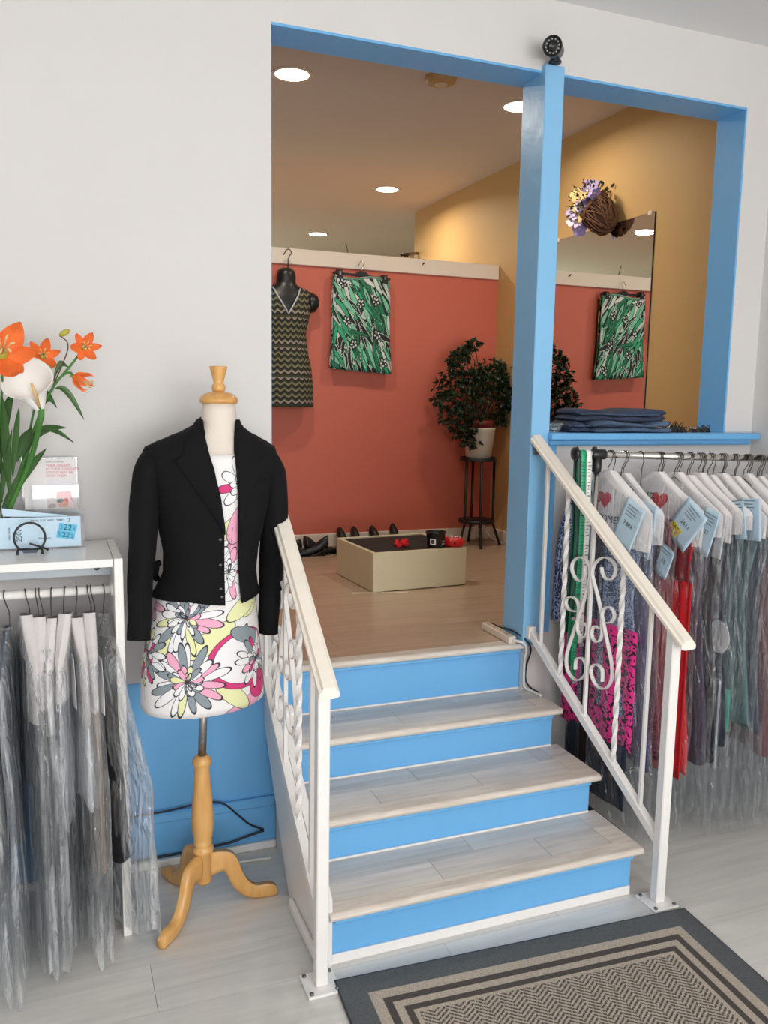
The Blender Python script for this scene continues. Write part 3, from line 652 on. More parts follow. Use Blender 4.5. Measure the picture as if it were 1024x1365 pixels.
MB().lathe([(.012, 1.608), (.018, 1.612), (.0205, 1.621), (.018, 1.629), (.0145, 1.634), (.0155, 1.641), (.0205, 1.660), (.0255, 1.678), (.026, 1.681), (.024, 1.683)], (nx, MY, 0), 24).build('finial', M['beech'], mq)

DRESS = [(.675, .400, .186, .118), (.70, .400, .185, .118), (.80, .398, .178, .124), (.90, .402, .166, .120), (1.0, .412, .146, .104), (1.08, .418, .128, .094), (1.16, .424, .132, .097), (1.26, .434, .152, .112), (1.34, .442, .160, .112), (1.42, .448, .120, .093)]
def dp(z): return interp(DRESS, z)
rings = []
for k in range(41):
    v = k/40; z = .682+v*(1.43-.682); cx, a, b = dp(z); fold = max(0, (.95-z))*.03; ring = []
    for i in range(72):
        t = 2*math.pi*i/72+math.pi/2         # seam at the back
        f = 1+fold*math.sin(5*t+1)+fold*.6*math.sin(9*t)
        zz = z-(.016*max(0, -math.sin(t)) - .008*math.cos(t))*(1-v)**6
        ring.append((cx+a*f*math.cos(t), MY+b*f*math.sin(t), zz))
    rings.append(ring)
dr = MB().loft(rings).build('floral_dress', M['dress_print'], None, solid=.003)
tag(dr, 'white sleeveless dress with pink grey and yellow flowers on the mannequin', 'dress')

# open short jacket
jk = thing('suit_jacket', 'black open blazer with peaked lapels worn over the floral dress', 'jacket', (MX, MY, .98))
JK = [(1.005, .412, .160, .120), (1.035, .416, .148, .114), (1.08, .424, .136, .107), (1.14, .428, .138, .108), (1.22, .430, .154, .117), (1.30, .431, .172, .122), (1.38, .431, .190, .110), (1.425, .430, .196, .092), (1.446, .431, .190, .080), (1.462, .436, .162, .073), (1.477, .440, .130, .068), (1.492, .444, .098, .066), (1.51, .450, .070, .064), (1.528, .453, .060, .060)]
EDGE = [(.98, .446, .502), (1.05, .447, .494), (1.15, .447, .490), (1.22, .446, .488), (1.30, .436, .487), (1.38, .421, .485), (1.44, .408, .483), (1.48, .402, .487), (1.528, .402, .498)]
def jring(z, n=60, off=0.0):
    cx, a, b = interp(JK, z); a += off; b += off; xl, xr = interp(EDGE, z)
    tl = -math.pi/2-math.asin(max(-1, min(1, (cx-xl)/a))) if xl < cx else -math.pi/2+math.asin(min(1, (xl-cx)/a))
    tr = -math.pi/2+math.asin(max(-1, min(1, (xr-cx)/a)))
    span = 2*math.pi-(tr-tl); return [(cx+a*math.cos(tr+span*i/n), MY+b*math.sin(tr+span*i/n), z) for i in range(n+1)]
zs = [1.005+.0125*k for k in range(34)]+[1.428, 1.434, 1.44, 1.448, 1.456, 1.464, 1.472, 1.48, 1.49, 1.50, 1.51, 1.52, 1.528]
rings = []
for z in zs:
    r = jring(z); n = len(r)-1
    if z < 1.06:   # front corners dip, sides rise
        r = [(x, y, zz-.016*max(0, 1-min(i, n-i)/7)*(1.06-z)/.055+.006*(1.06-z)/.055) for i, (x, y, zz) in enumerate(r)]
    rings.append(r)
MB().loft(rings, closed=False).build('jacket_body', M['jacket'], jk, solid=.005)
def surf(x, z, off):
    cx, a, b = interp(JK, z); s = max(-.999, min(.999, (x-cx)/a))
    return (x, MY-b*math.sqrt(1-s*s)-off, z)
# lapels: strip between the front edge and an outer line
def lapel(name, side, outer):
    zz = [outer[0][0]+(outer[-1][0]-outer[0][0])*k/24 for k in range(25)]; rings = []
    for z in zz:
        xl, xr = interp(EDGE, z); xe = xl if side < 0 else xr
        xo = xe+side*max(.002, interp(outer, z)[0]); r = []
        for k in range(9):
            t = k/8; x = xe+(xo-xe)*t; r.append(surf(x, z, .006+.006*math.sin(math.pi*min(1, t+.15))))
        rings.append(r)
    MB().loft(rings, closed=False).build(name, M['jacket'], jk, solid=.004)
LO = [(1.205, .002), (1.26, .026), (1.32, .056), (1.38, .084), (1.425, .108), (1.4262, .075), (1.46, .064), (1.485, .038), (1.50, .020)]
lapel('lapel', -1, LO); lapel('lapel', 1, [(z, d*.86) for z, d in LO])
# stand-up back collar round the neck
rings = []
for k in range(25):
    t = math.pi*(-.02+1.04*k/24); ca, sa = math.cos(t), math.sin(t); drop = .035*abs(math.cos(t))**2
    rings.append([(.452+(.071)*ca, MY+.066*sa, 1.492-drop), (.453+.066*ca, MY+.062*sa, 1.53-drop*.9), (.4535+.062*ca, MY+.059*sa, 1.552-drop), (.4535+.070*ca, MY+.068*sa, 1.545-drop), (.453+.086*ca, MY+.080*sa, 1.500-drop)])
MB().loft(rings, closed=False).build('collar', M['jacket'], jk, solid=.004)
def sleeve(pts, rad):
    P = spline(pts, 5); n = len(P); rr = []
    for i in range(n):
        t = i/(n-1)*(len(rad)-1); k = min(len(rad)-2, int(t)); rr.append(rad[k]+(rad[k+1]-rad[k])*(t-k))
    rings = []
    for i, (p, r) in enumerate(zip(P, rr)):
        d = (P[min(n-1, i+1)]-P[max(0, i-1)]).normalized(); e1 = (Vector((1, 0, 0))-d*d.x).normalized(); e2 = d.cross(e1)
        rings.append([p+e1*(r*.82*math.cos(a)*(1+.04*math.sin(3*a+i*.7)))+e2*(r*1.12*math.sin(a)) for a in [2*math.pi*k/20 for k in range(20)]])
    MB().loft(rings).build('sleeve', M['jacket'], jk, solid=.004)
sleeve([(.300, 2.497, 1.440), (.264, 2.495, 1.425), (.2445, 2.487, 1.37), (.236, 2.48, 1.28), (.226, 2.47, 1.17), (.217, 2.455, 1.06), (.211, 2.44, .96), (.208, 2.43, .902)], [.012, .030, .047, .049, .045, .041, .038, .038])
sleeve([(.566, 2.505, 1.440), (.598, 2.50, 1.425), (.614, 2.50, 1.37), (.622, 2.50, 1.28), (.619, 2.505, 1.17), (.612, 2.505, 1.06), (.605, 2.50, .95), (.601, 2.50, .872)], [.012, .030, .046, .048, .046, .042, .037, .035])
for z in (1.19, 1.115, 1.045):
    xl, xr = interp(EDGE, z)
    MB().lathe([(.0065, 0), (.0065, .002), (.004, .003)], surf(xl-.012, z, .0035), 12, axis=(0, -1, .1)).build('button', M['button'], jk)
MB().lathe([(.0065, 0), (.0065, .002), (.004, .003)], surf(.437, 1.022, .0035), 12, axis=(0, -1, .1)).build('button', M['button'], jk)
MB().tube([(.283, 2.545, 1.10), (.270, 2.552, 1.095), (.266, 2.56, 1.06), (.278, 2.562, 1.045)], [.010, .014, .014, .009], 8).build('waist_tab', M['jacket'], jk)
MB().grid(lambda u, v: surf(.545+.048*u, 1.352-.012*u+.012*v, .0022), 6, 2).build('breast_welt', M['jacket'], jk, solid=.002)

# ------------------------------------------------------------------ white shelf unit at the left, its rod
SF, SB, STZ = 2.43, 2.765, 1.14
su = thing('wardrobe_unit', 'open white melamine clothes unit with a hanging rod at the left', 'wardrobe', (-.3, 2.6, 0))
MB().rbox(-.80, .143, SF, SB, STZ-.022, STZ, .001).build('top_panel', M['white_gloss'], su)
MB().rbox(.1445, .1685, SF-.006, SB, 0, STZ+.002, .0015).build('side_panel', M['white_gloss'], su)
MB().rbox(-.822, -.80, SF-.006, SB, 0, STZ+.002, .0015).build('side_panel', M['white_gloss'], su)
MB().rbox(-.80, .1445, SF+.14, SF+.156, STZ-.072, STZ-.022, .001).build('back_rail', M['slate_board'], su)
MB().lathe([(.009, 0), (.009, .002), (.006, .004)], (.105, SF+.14, STZ-.048), 12, axis=(0, -1, 0)).build('screw', M['screw'], su)
MB().tube([(-.80, 2.52, 1.035), (.1445, 2.52, 1.035)], .0125, 16).build('hanging_rod', M['white_gloss'], su)
MB().lathe([(.02, 0), (.02, .004), (.016, .006)], (.1445, 2.52, 1.035), 16, axis=(-1, 0, 0)).build('rod_socket', M['white_gloss'], su)

# ------------------------------------------------------------------ bagged garments
def garment(pos, ang, cloth, label, group, side=-1, L_=(.9,), cape=.26, bagz=.06, film='film', hem=.45, style='dress', seed=0, hooks=1, flare=.25, half=.20, bt=.03, heart=False, ticket=None, sticker=False, hr=.016, sleeve_=None, inset=None, drop=0, twist=0, disc=None, hs_=0):
    """pos = rod centre; s runs towards the viewer along the hanger, t to the face side"""
    q = random.Random(seed); px, py, pz = pos
    sv = Vector((math.sin(ang), -math.cos(ang), 0)); tv = Vector((math.cos(ang), math.sin(ang), 0))*side
    def W(s, t, z): return (px+sv.x*s+tv.x*t, py+sv.y*s+tv.y*t, z)
    g = thing('bagged_garment', label, 'garment', (px, py, pz), group)
    neck = pz-.062-drop
    def Wt(s, t, z, v):
        if not twist: return W(s, t, z)
        a = twist*v; return W(s*math.cos(a)-t*side*math.sin(a)*0, t+s*math.sin(a)*side, z)
    for h in range(hooks):
        o = (h-(hooks-1)/2)*.009; lean = q.uniform(-.012, .012)
        pts = [W(-hr*1.1*math.cos(a)-.0, o, pz+hr*math.sin(a)) for a in [R(k) for k in range(-20, 181, 20)]]
        pts += [W(hr, o+lean*.5, pz-.022), W(.004, o+lean, pz-.045), W(0, o+lean, neck-.012)]
        pts += [W(half*.82, 0, neck-.118), W(half*.82, 0, neck-.124), W(-half*.82, 0, neck-.124), W(-half*.82, 0, neck-.118), W(0, o+lean, neck-.014)]
        MB().tube(pts, .0018, 6).build('hanger', M['wire'], g)
    ph = [q.uniform(0, 6.28) for _ in range(8)]
    # cloth
    zt_ = neck-.012; n = 40; lv = 26; rings = []
    for j in range(lv+1):
        v = j/lv; z = zt_-v*(zt_-hem); d = zt_-z
        if style == 'trousers':
            d0 = .13; a = .11+.01*math.sin(ph[0]+v*5); b = bt*.85
            if d < .0: pass
            z = (neck-.108)-v*((neck-.108)-hem)
        elif style == 'shirt':
            a = min(.035+d*1.55, half*.97)*(1-.12*min(1, max(0, d-.2)*2)); b = .0075+min(max(0, d-.22)*.1, bt*.55)
        else:
            a = min(.035+d*1.6, half*.95) if d < .14 else half*(.93-.25*min(1, (d-.14)/.28)+.30*max(0, (d-.42)/.5)); a = min(a, half*1.0); b = .0075+min(max(0, d-.22)*.1, bt*.55)
        ring = []
        for i in range(n):
            t = 2*math.pi*i/n; c, s_ = math.cos(t), math.sin(t)
            f = 1+.30*v*(math.sin(7*t+ph[1])+.6*math.sin(11*t+ph[2]+v*2))*.5
            ring.append(Wt(a*c*(1+.015*math.sin(9*v+ph[3])), b*s_*f, z+.012*math.sin(3*t+ph[4])*v, min(1, max(0, d-.12)/.35)*.6))
        rings.append(ring)
    MB().loft(rings, uvs=(4, 3)).build('cloth', cloth, g, solid=.002)
    if inset:     # second cloth below / over: (material, top z, hem z, s0, s1)
        for mt, za, zb, s0, s1 in inset:
            MB().grid(lambda u, v: W(s0+(s1-s0)*u, bt*.75*(1-(2*(s0+(s1-s0)*u)/(2*half))**2*.4)+.004+.003*math.sin(22*u+ph[5]), za+(zb-za)*v), 14, 12, uvs=(2, 2)).build('cloth_panel', mt, g, solid=.002)
    if disc:
        ds, dz, dr_, dm = disc
        MB().prism([(dr_*math.cos(a), dr_*math.sin(a)) for a in [2*math.pi*k/28 for k in range(28)]], lambda a, b, d: W(ds+a, bt*.8+.006+d, dz+b*1.15), 0, .0015).build('round_patch', dm, g)
    if sleeve_:
        mt, s0, zb = sleeve_
        MB().tube([W(s0*.86, .0, neck-.11), W(s0*1.02, 0, neck-.2), W(s0*1.12, .004, neck-.32), W(s0*1.22, .006, zb)], [.025, .036, .036, .03], 12).build('sleeve', mt, g)
    # paper cape over the shoulders
    cb = .0155
    def CP(s, z, off=0):
        return W(s, cb*(1-.25*(s/half)**2)+.0025*math.sin(16*s+ph[6])+.002*math.sin(30*z+ph[7])+off, z)
    if cape:
        def outline(z):
            d = neck+.006-z; return min(.018+max(0, d)*1.65, half*1.03)
        zc0, zc1 = neck+.006, neck-cape
        for sd in (1, -1):
            def fn(u, v):
                z = zc0+(zc1-zc0)*v; w_ = outline(z); s = w_*(2*u-1); zz = z-.012*math.sin(3*s/half+ph[0])*v
                x = CP(s, zz); e = W(s, -(cb*(1-.25*(s/half)**2)), zz); edge = abs(2*u-1)**12
                p = Vector(x if sd > 0 else e); mid = Vector(W(s, 0, zz)); return p*(1-edge)+mid*edge
            MB().grid(fn, 16, 14).build('paper_cape', M['paper'], g)
    if heart:
        hz = neck-.098; k = .0021*heart
        pts = []
        for i in range(28):
            t = 2*math.pi*i/28; pts.append((k*16*math.sin(t)**3, k*(13*math.cos(t)-5*math.cos(2*t)-2*math.cos(3*t)-math.cos(4*t))))
        fnp = lambda a, b, d: CP(a+hs_, hz+b, .0016+d)
        ctr = (0, 0); m_ = MB(); vs = [fnp(0, 0, 0)]+[fnp(a*.55, b*.55, 0) for a, b in pts]+[fnp(a, b, 0) for a, b in pts]; N_ = len(pts)
        fs = [(0, 1+i, 1+(i+1) % N_) for i in range(N_)]+[(1+i, 1+N_+i, 1+N_+(i+1) % N_, 1+(i+1) % N_) for i in range(N_)]
        m_._add(vs, fs, None, 0, True); m_.build('printed_heart', M['red_print'], g)
        fx = lambda a, b, d: CP(a+hs_, hz+b, .0018+d)
        MB().text('WE', .052*heart, lambda a, b, d: fx(a-.062*heart, b+.002, d)).build('printed_letters', M['grey_print'], g)
        MB().text('CUSTOMERS', .036*heart, lambda a, b, d: fx(a, b-.068*heart, d)).build('printed_letters', M['grey_print'], g)
    if ticket:
        ts, tzz, tw, th, ta, num = ticket
        ct, sn = math.cos(ta), math.sin(ta)
        def TP(a, b, d): s = ts+a*ct-b*sn; z = tzz+a*sn+b*ct; return W(s, bt*1.0+.004+d+.02*max(0, abs(s)-.12), z)
        mk = MB().grid(lambda u, v: TP((u-.5)*tw, (v-.5)*th, .002*math.sin(4*u+3*v)), 8, 8)
        tk = mk.build('ticket', M['ticket_blue'] if num is not None else M['white_cloth'], g, solid=.0008)
        if num:
            MB().text(num, .024, lambda a, b, d: TP(a, b, .0035)).build('ticket_number', M['grey_print'], tk)
            ln = MB()
            for k in range(4): ln.box(0, 0, 0, 0, 0, 0) if False else ln._add([TP(-.03, .03+.012*k, .0035), TP(.012*k % .02+.012, .03+.012*k, .0035), TP(.012*k % .02+.012, .032+.012*k, .0035), TP(-.03, .032+.012*k, .0035)], [(0, 1, 2, 3)])
            ln.build('ticket_print', M['grey_print'], tk)
        if sticker:
            st_ = MB().prism([(-.055, -.062), (-.005, -.072), (.008, -.03), (-.045, -.024)], lambda a, b, d: TP(a, b, d), .004, .005).build('sticker', M['sticker_yellow'], tk)
            MB().text('SAT', .022, lambda a, b, d: TP(a-.026, b-.038, .0056)).text('24', .026, lambda a, b, d: TP(a-.022, b-.058, .0056)).build('sticker_print', M['grey_print'], tk)
    # film bag
    rings = []; lvb = 40; nb = 46; zb0 = neck-.004
    for j in range(lvb+1):
        v = j/lvb; z = zb0-v*(zb0-bagz); d = zb0-z
        a = min(.022+d*1.62, half*1.06) if d < .16 else half*1.06+(flare-half*1.06)*((d-.16)/(zb0-bagz-.16))**1.3
        b = min(.016+d*.13, bt*1.12); lo = max(0, v-.45)
        ring = []
        for i in range(nb):
            t = 2*math.pi*i/nb; c, s_ = math.cos(t), math.sin(t)
            wv = (math.sin(5*t+ph[0]+2.2*v)+.7*math.sin(9*t+ph[1]-3*v)+.5*math.sin(15*t+ph[2]+5*v)+.35*math.sin(23*t+ph[3]))*(.06+.30*min(1, d*1.2))
            bb_ = b*(1+.35*wv)-bt*.25*lo*math.sin(6*v+ph[4])
            ring.append(Wt(a*(abs(c)**.85*(1 if c > 0 else -1))*(1+.02*math.sin(13*v+ph[5])+.012*math.sin(29*v+5*t+ph[6])), bb_*s_, z+.02*v**6*math.sin(4*t+ph[7]), min(1, max(0, d-.12)/.35)))
        rings.append(ring)
    MB().loft(rings).build('plastic_bag', M[film], g)
    return g

# left rod (garments edge-on to the viewer)
GL = 'bagged clothes on the left rod'
gl_ = [
 (-.245, 0, 'slate', 'trousers', .40, .05, 1.0, 'slate clothes in hazy film, leftmost on the white rod'),
 (-.19, .05, 'charcoal', 'shirt', .22, .03, .0, 'charcoal clothes in crinkled film without paper cape on white rod'),
 (-.143, -.06, 'slate', 'shirt', .35, .02, .0, 'grey clothes in glittering film left of the capes on white rod'),
 (-.090, .14, 'charcoal', 'trousers', .50, .04, .30, 'charcoal trousers, leftmost white paper cape on the left rod'),
 (-.058, .02, 'black_cloth', 'trousers', .20, .04, .30, 'black trousers under second white paper cape from the left'),
 (-.020, -.10, 'navy', 'trousers', .10, .04, .26, 'long navy trousers with white paper band on the left rod'),
 (.016, -.14, 'pale_grey', 'shirt', .40, .03, .22, 'pale grey shirt in white-looking film mid rod beside navy trousers'),
 (.046, .08, 'white_cloth', 'shirt', .45, .02, .22, 'white shirt in milky film on the left rod'),
 (.080, .0, 'tan', 'trousers', .20, .04, .22, 'long tan trousers in film near the unit side panel'),
 (.119, .10, 'black_cloth', 'trousers', .24, .05, .0, 'black trousers with white paper scrap, rightmost on the left rod'),
]
for k, (x, an, cl, sty, hem, bz, cp, lab) in enumerate(gl_):
    hk = 2 if k in (4, 8) else 1
    garment((x, 2.52, 1.035), an, M[cl], lab, GL, side=-1 if x > .0 else 1, cape=((.24, .2, .2, .25, .22, .27, .21, .25, .23, .2)[k] if cp else 0), bagz=bz, film='film_left', hem=hem, style=sty, seed=20+k, hooks=hk,
            flare=.34 if k < 3 else .28 if x < 0 else .235, half=.185, bt=.030 if k == 9 else .023, drop=(.0, .012, .02, .0, .008, .014, .004, .018, .006, .0)[k], twist=.42 if k == 9 else .05*(k % 3), ticket=((.155, .80, .07, .15, .05, None) if k == 9 else (.12, .83-.02*(k % 3), .09, .14, .3-.2*(k % 3), None) if k in (3, 4, 5, 6, 7) else None),
            inset=([(M['white_cloth'], .66, .54, -.02, .16)] if k == 5 else None))

# ------------------------------------------------------------------ rolling garment rack at the right
RA, RB = Vector((1.727, 2.552, 1.414)), Vector((2.745, 2.440, 1.388))
rd = (RB-RA).normalized(); RP = lambda x: RA+rd*((x-RA.x)/rd.x)
rk = thing('garment_rack', 'chrome rolling clothes rack with black joints under the blue ledge', 'rack', (1.82, 2.54, 0))
MB().tube([RA+rd*.012, RB], .0125, 16).build('hanging_rail', M['chrome'], rk)
MB().lathe([(.008, -.006), (.022, -.004), (.026, .002), (.026, .008), (.020, .013), (.012, .014)], RA, 24, axis=rd).build('end_knob', M['black_plastic'], rk)
jp = RP(1.818)
m = MB(); m.tube([jp-rd*.024, jp-rd*.022, jp+rd*.028, jp+rd*.03], [.017, .0185, .0185, .017], 16)
m.tube([jp, jp-Vector((0, 0, .062)), jp-Vector((0, 0, .064))], [.0175, .0165, .015], 16); m.lathe([(.009, 0), (.009, .008), (.006, .011)], jp-rd*.012+Vector((0, 0, .016)), 12)
m.build('tee_joint', M['black_plastic'], rk)
MB().tube([jp-Vector((0, 0, .06)), (jp.x-.002, jp.y, .70)], .0115, 16).build('upright', M['chrome'], rk)
MB().tube([(jp.x-.002, jp.y, .72), (jp.x-.002, jp.y, .695), (jp.x-.004, jp.y, .09)], [.014, .0155, .0155], 16).build('lower_post', M['black_metal'], rk)
bt_ = Vector((jp.x-.004, jp.y, .09))
MB().tube([bt_+Vector((0, .20, 0)), bt_-Vector((0, .24, 0))], .0135, 14).build('base_tube', M['black_metal'], rk)
MB().tube([bt_+Vector((0, .16, 0)), (2.73, 2.70, .09)], .010, 12).build('base_tube', M['steel'], rk)
for dy in (.18, -.22):
    MB().lathe([(.010, -.009), (.028, -.009), (.031, 0), (.028, .009), (.010, .009)], bt_+Vector((0, dy, -.058)), 20, axis=(1, .2, 0)).build('caster', M['black_plastic'], rk)
    MB().rbox(bt_.x-.013, bt_.x+.013, bt_.y+dy-.012, bt_.y+dy+.012, .045, .08, .003).build('caster_fork', M['steel'], rk)
q2 = RP(2.735); MB().tube([q2, (q2.x, q2.y, .09)], .0115, 14).build('upright', M['chrome'], rk)

# measuring tapes looped over the end of the rail
def tape(name, label, dx, w_, mt, mt2, zb1, zb2, mark):
    c = RP(1.727+dx); g = thing('measuring_tape', label, 'measuring tape', c)
    e = rd; n = Vector((-rd.y, rd.x, 0)); r = .0145
    pts = [(-r-.006, zb1)]+[(-r-.004*(1-k/6), zb1+(c.z-.01-zb1)*k/6) for k in range(1, 7)]+[(r*math.cos(a), c.z+r*math.sin(a)) for a in [R(150-20*k) for k in range(7)]]+[(r+.003*k/6, c.z-.01+(zb2-c.z+.01)*k/6) for k in range(0, 7)]
    def P(i, u): t, z = pts[i]; v = Vector((c.x, c.y, 0))-n*t+e*((u-.5)*w_); return (v.x+.004*math.sin(z*7), v.y, z)
    N_ = len(pts)-1
    strip = MB().grid(lambda u, v: P(int(round(v*N_)), u), 2, N_); o = strip.build('tape_strip', mt, g, solid=.0008)
    mk = MB(); zz = c.z-.03; i = 0; k = 0
    while zz > min(zb1, zb2)+.02:
        t = -r-.006; xx = Vector((c.x, c.y, 0)) - n*(r+.0048); xx2 = xx
        for side, tt in ((1, r+.0042),):
            v = Vector((c.x, c.y, 0))-n*tt; a = v-e*(w_*.36); b = v+e*(w_*(-.05 if k % 2 else .15)); off = .004*math.sin(zz*7)
            mk._add([(a.x+off, a.y-.001, zz), (b.x+off, b.y-.001, zz), (b.x+off, b.y-.001, zz+.0022), (a.x+off, a.y-.001, zz+.0022)], [(0, 1, 2, 3)])
        if k % 3 == 0: mk.text(str(10+k//3), .012, lambda a, b, d, zz=zz: (c.x-n.x*(r+.0045)+e.x*(a+.001)+.004*math.sin(zz*7), c.y-n.y*(r+.0045)+e.y*(a+.001)-.001, zz-.012+b))
        zz -= .012; k += 1
    mk.build('tape_marks', M['grey_print'], g)
    MB().box(c.x-w_*.5, c.x+w_*.5, c.y-r-.008, c.y-r-.003, zb2-.012, zb2) .build('tape_end', M['steel'], g)
tape('t', 'green measuring tape looped over the rack end beside the black knob', .030, .021, M['green_tape'], None, .62, .58, 0)
tape('t', 'dark green measuring tape on the rack end nearest the black knob', .014, .014, M['green_dark'], None, .75, .82, 0)
tape('t', 'white measuring tape hanging next to the black tee joint', .053, .019, M['white_tape'], None, .80, .72, 0)

GR = 'bagged clothes on the chrome rack'
def rg_(x, an, cl, lab, **k):
    p = RP(x); an2 = an+math.atan2(-rd.y, rd.x)*-1
    return garment((p.x, p.y, p.z), an, M[cl] if isinstance(cl, str) else cl, lab, GR, side=-1, hr=.0155, **k)
W_ = dict(half=.215, film='film')
rg_(1.872, .10, 'marl', 'blue and white marled knit dress with pink lace skirt, first on the rack', cape=.25, hem=.47, bagz=.03, heart=1.05, ticket=(.135, 1.175, .10, .17, -.42, '7484'), seed=1, flare=.25, bt=.022, hooks=2, sleeve_=(M['marl'], -.2, .74),
    inset=[(M['lace'], .80, .36, -.20, .20), (M['black_cloth'], 1.13, .80, -.09, .02), (M['navy'], .37, .13, -.16, .18)], **W_)
rg_(1.930, .03, 'purple', 'violet blue dress with pale ticket behind the marled knit dress', cape=.23, hem=.30, bagz=.04, ticket=(.150, 1.16, .10, .19, -.18, '48'), seed=2, flare=.24, bt=.020, hooks=2, drop=.006, **W_)
rg_(1.992, .02, 'sequin', 'maroon speckled dress in clear film left of the red dress', cape=.0, hem=.32, bagz=.04, ticket=(.185, 1.05, .07, .11, -.4, '55'), seed=3, flare=.23, bt=.020, hooks=1, drop=.062, half=.20, film='film')
rg_(2.072, .10, 'red_cloth', 'bright red dress with heart cape and yellow stickered ticket', cape=.25, hem=.27, bagz=.05, heart=1.15, ticket=(.168, 1.175, .115, .17, -.66, '2611'), sticker=True, hs_=.030, seed=4, flare=.22, bt=.022, hooks=3,
    inset=[(M['dark_red'], 1.14, .97, .02, .19), (M['red_cloth'], .97, .24, .06, .205)], **W_)
rg_(2.150, .05, 'plum', 'grey plum coat in wrinkled shiny film right of the red dress', cape=.20, hem=.30, bagz=.05, seed=5, flare=.25, bt=.024, ticket=(.19, 1.15, .07, .17, -.3, '21'), hooks=3, half=.225, film='film')
rg_(2.200, .03, 'black_cloth', 'long black suit behind the plum coat', cape=.22, hem=.30, bagz=.05, seed=6, flare=.23, bt=.018, hooks=2, ticket=(.18, 1.13, .06, .15, -.1, None), drop=.01, **W_)
rg_(2.245, .02, 'navy', 'navy dress with pale grey panel and white round patch', cape=.20, hem=.36, bagz=.03, seed=7, flare=.24, bt=.018, hooks=3,
    inset=[(M['pale_grey'], .60, .26, .10, .19)], disc=(.17, .76, .052, M['white_cloth']), **W_)
rg_(2.290, .0, 'teal', 'teal grey coat over a mint green hem', cape=.18, hem=.52, bagz=.05, seed=8, flare=.23, bt=.018, hooks=2, ticket=(.18, 1.19, .06, .14, .2, '9'), drop=.008,
    inset=[(M['mint'], .56, .40, .08, .19)], **W_)
rg_(2.340, .0, 'teal', 'teal grey coat in pale film toward the frame edge', cape=.20, hem=.42, bagz=.04, seed=9, flare=.25, bt=.022, hooks=3, ticket=(.18, 1.19, .10, .15, .1, '7'), half=.225, film='film')
rg_(2.395, .0, 'slate', 'slate grey coat behind the teal ones', cape=.20, hem=.40, bagz=.04, seed=10, flare=.24, bt=.020, hooks=2, drop=.01, **W_)
rg_(2.450, .0, 'rose', 'dusty rose dress behind the slate grey coat', cape=.20, hem=.30, bagz=.04, seed=11, flare=.23, bt=.020, hooks=3, **W_)
rg_(2.505, .0, 'charcoal', 'charcoal coat behind the dusty rose dress', cape=.20, hem=.30, bagz=.04, seed=12, flare=.23, bt=.020, hooks=3, drop=.01, **W_)
rg_(2.560, .0, 'slate', 'slate blue coat near the far end of the chrome rack', cape=.20, hem=.35, bagz=.04, seed=13, flare=.23, bt=.020, hooks=3, **W_)
rg_(2.620, .0, 'white_cloth', 'white blouse at the far end of the chrome rack', cape=.20, hem=.60, bagz=.06, seed=14, flare=.22, bt=.020, hooks=2, **W_)

# ------------------------------------------------------------------ fitting room: lamps, detector, wires
def downlight(x, y, z, label, colr, w_):
    g = thing('ceiling_light', label, 'ceiling light', (x, y, z), 'recessed round ceiling lights')
    MB().lathe([(.080, 0), (.094, -.002), (.098, .0), (.098, .004), (.080, .004)], (x, y, z-.004), 32, caps=False).build('trim_ring', M['cream_trim'], g)
    em = M.get('lamp%s' % str(colr)) or mat('lit diffuser', (1, 1, 1, 1), .5, emit=((*colr, 1), 9)); M['lamp%s' % str(colr)] = em
    MB().lathe([(.0, -.004), (.05, -.003), (.080, .0)], (x, y, z-.003), 32, caps=False).build('diffuser', em, g)
    l = bpy.data.lights.new('downlight', 'AREA'); l.shape = 'DISK'; l.size = .15; l.energy = w_; l.color = colr; l.spread = R(165)
    o = bpy.data.objects.new('downlight', l); C.objects.link(o); o.location = (0, 0, -.02); o.parent = g
WARM = (1.0, .86, .68)
for x, y, c_, w_, lab in ((1.09, 4.04, (1, .92, .80), 11, 'round recessed ceiling light, largest and nearest in the opening'), (2.27, 3.985, WARM, 9, 'round recessed ceiling light half hidden by the blue post'),
                     (2.29, 5.88, WARM, 14, 'warm round ceiling light above the cap of the coral wall'), (2.33, 7.72, (.94, 1, .82), 13, 'small cool round ceiling light farthest back'),
                     (.66, 6.3, WARM, 12, 'round ceiling light seen only in the mirror')):
    downlight(x, y, 3.085, lab, c_, w_)
sd = thing('smoke_detector', 'round tan smoke detector on the ceiling near the blue lintel', 'smoke detector', (1.735, 3.79, 3.085))
MB().lathe([(.074, 0), (.074, -.012), (.068, -.026), (.052, -.032), (.0, -.034)], (1.735, 3.79, 3.085), 32, caps=False).build('housing', M['beige'], sd)
MB().lathe([(.030, 0), (.030, -.004), (.02, -.006), (0, -.006)], (1.735, 3.79, 3.0515), 20, caps=False).build('cover', M['box_cream'], sd)
tag(MB().tube(spline([(1.752, 5.15, 2.476), (1.750, 5.15, 2.50), (1.742, 5.15, 2.53), (1.735, 5.15, 2.556)], 6), .0035, 8).build('bent_wire', M['wire']), 'short bent wire standing on top of the coral wall', 'wire')
tr = thing('curtain_track', 'dark ceiling track seen above the coral wall', 'track', (2.5, 6.0, 2.7))
MB().tube([(2.36, 5.75, 2.615), (2.774, 6.42, 2.755)], .011, 8).build('track_bar', M['black_metal'], tr)
for t in (.2, .35): MB().lathe([(.012, 0), (.016, -.02), (.008, -.035)], (2.36+.414*t, 5.75+.67*t, 2.604+.14*t), 10).build('glider', M['chrome'], tr)
tag(MB().tube([(2.222, 5.062, 2.445), (2.222, 5.045, 2.447), (2.224, 5.040, 2.454)], .004, 6).build('wall_nail', M['black_metal']), 'small dark hook nail in the cream cap board', 'nail')

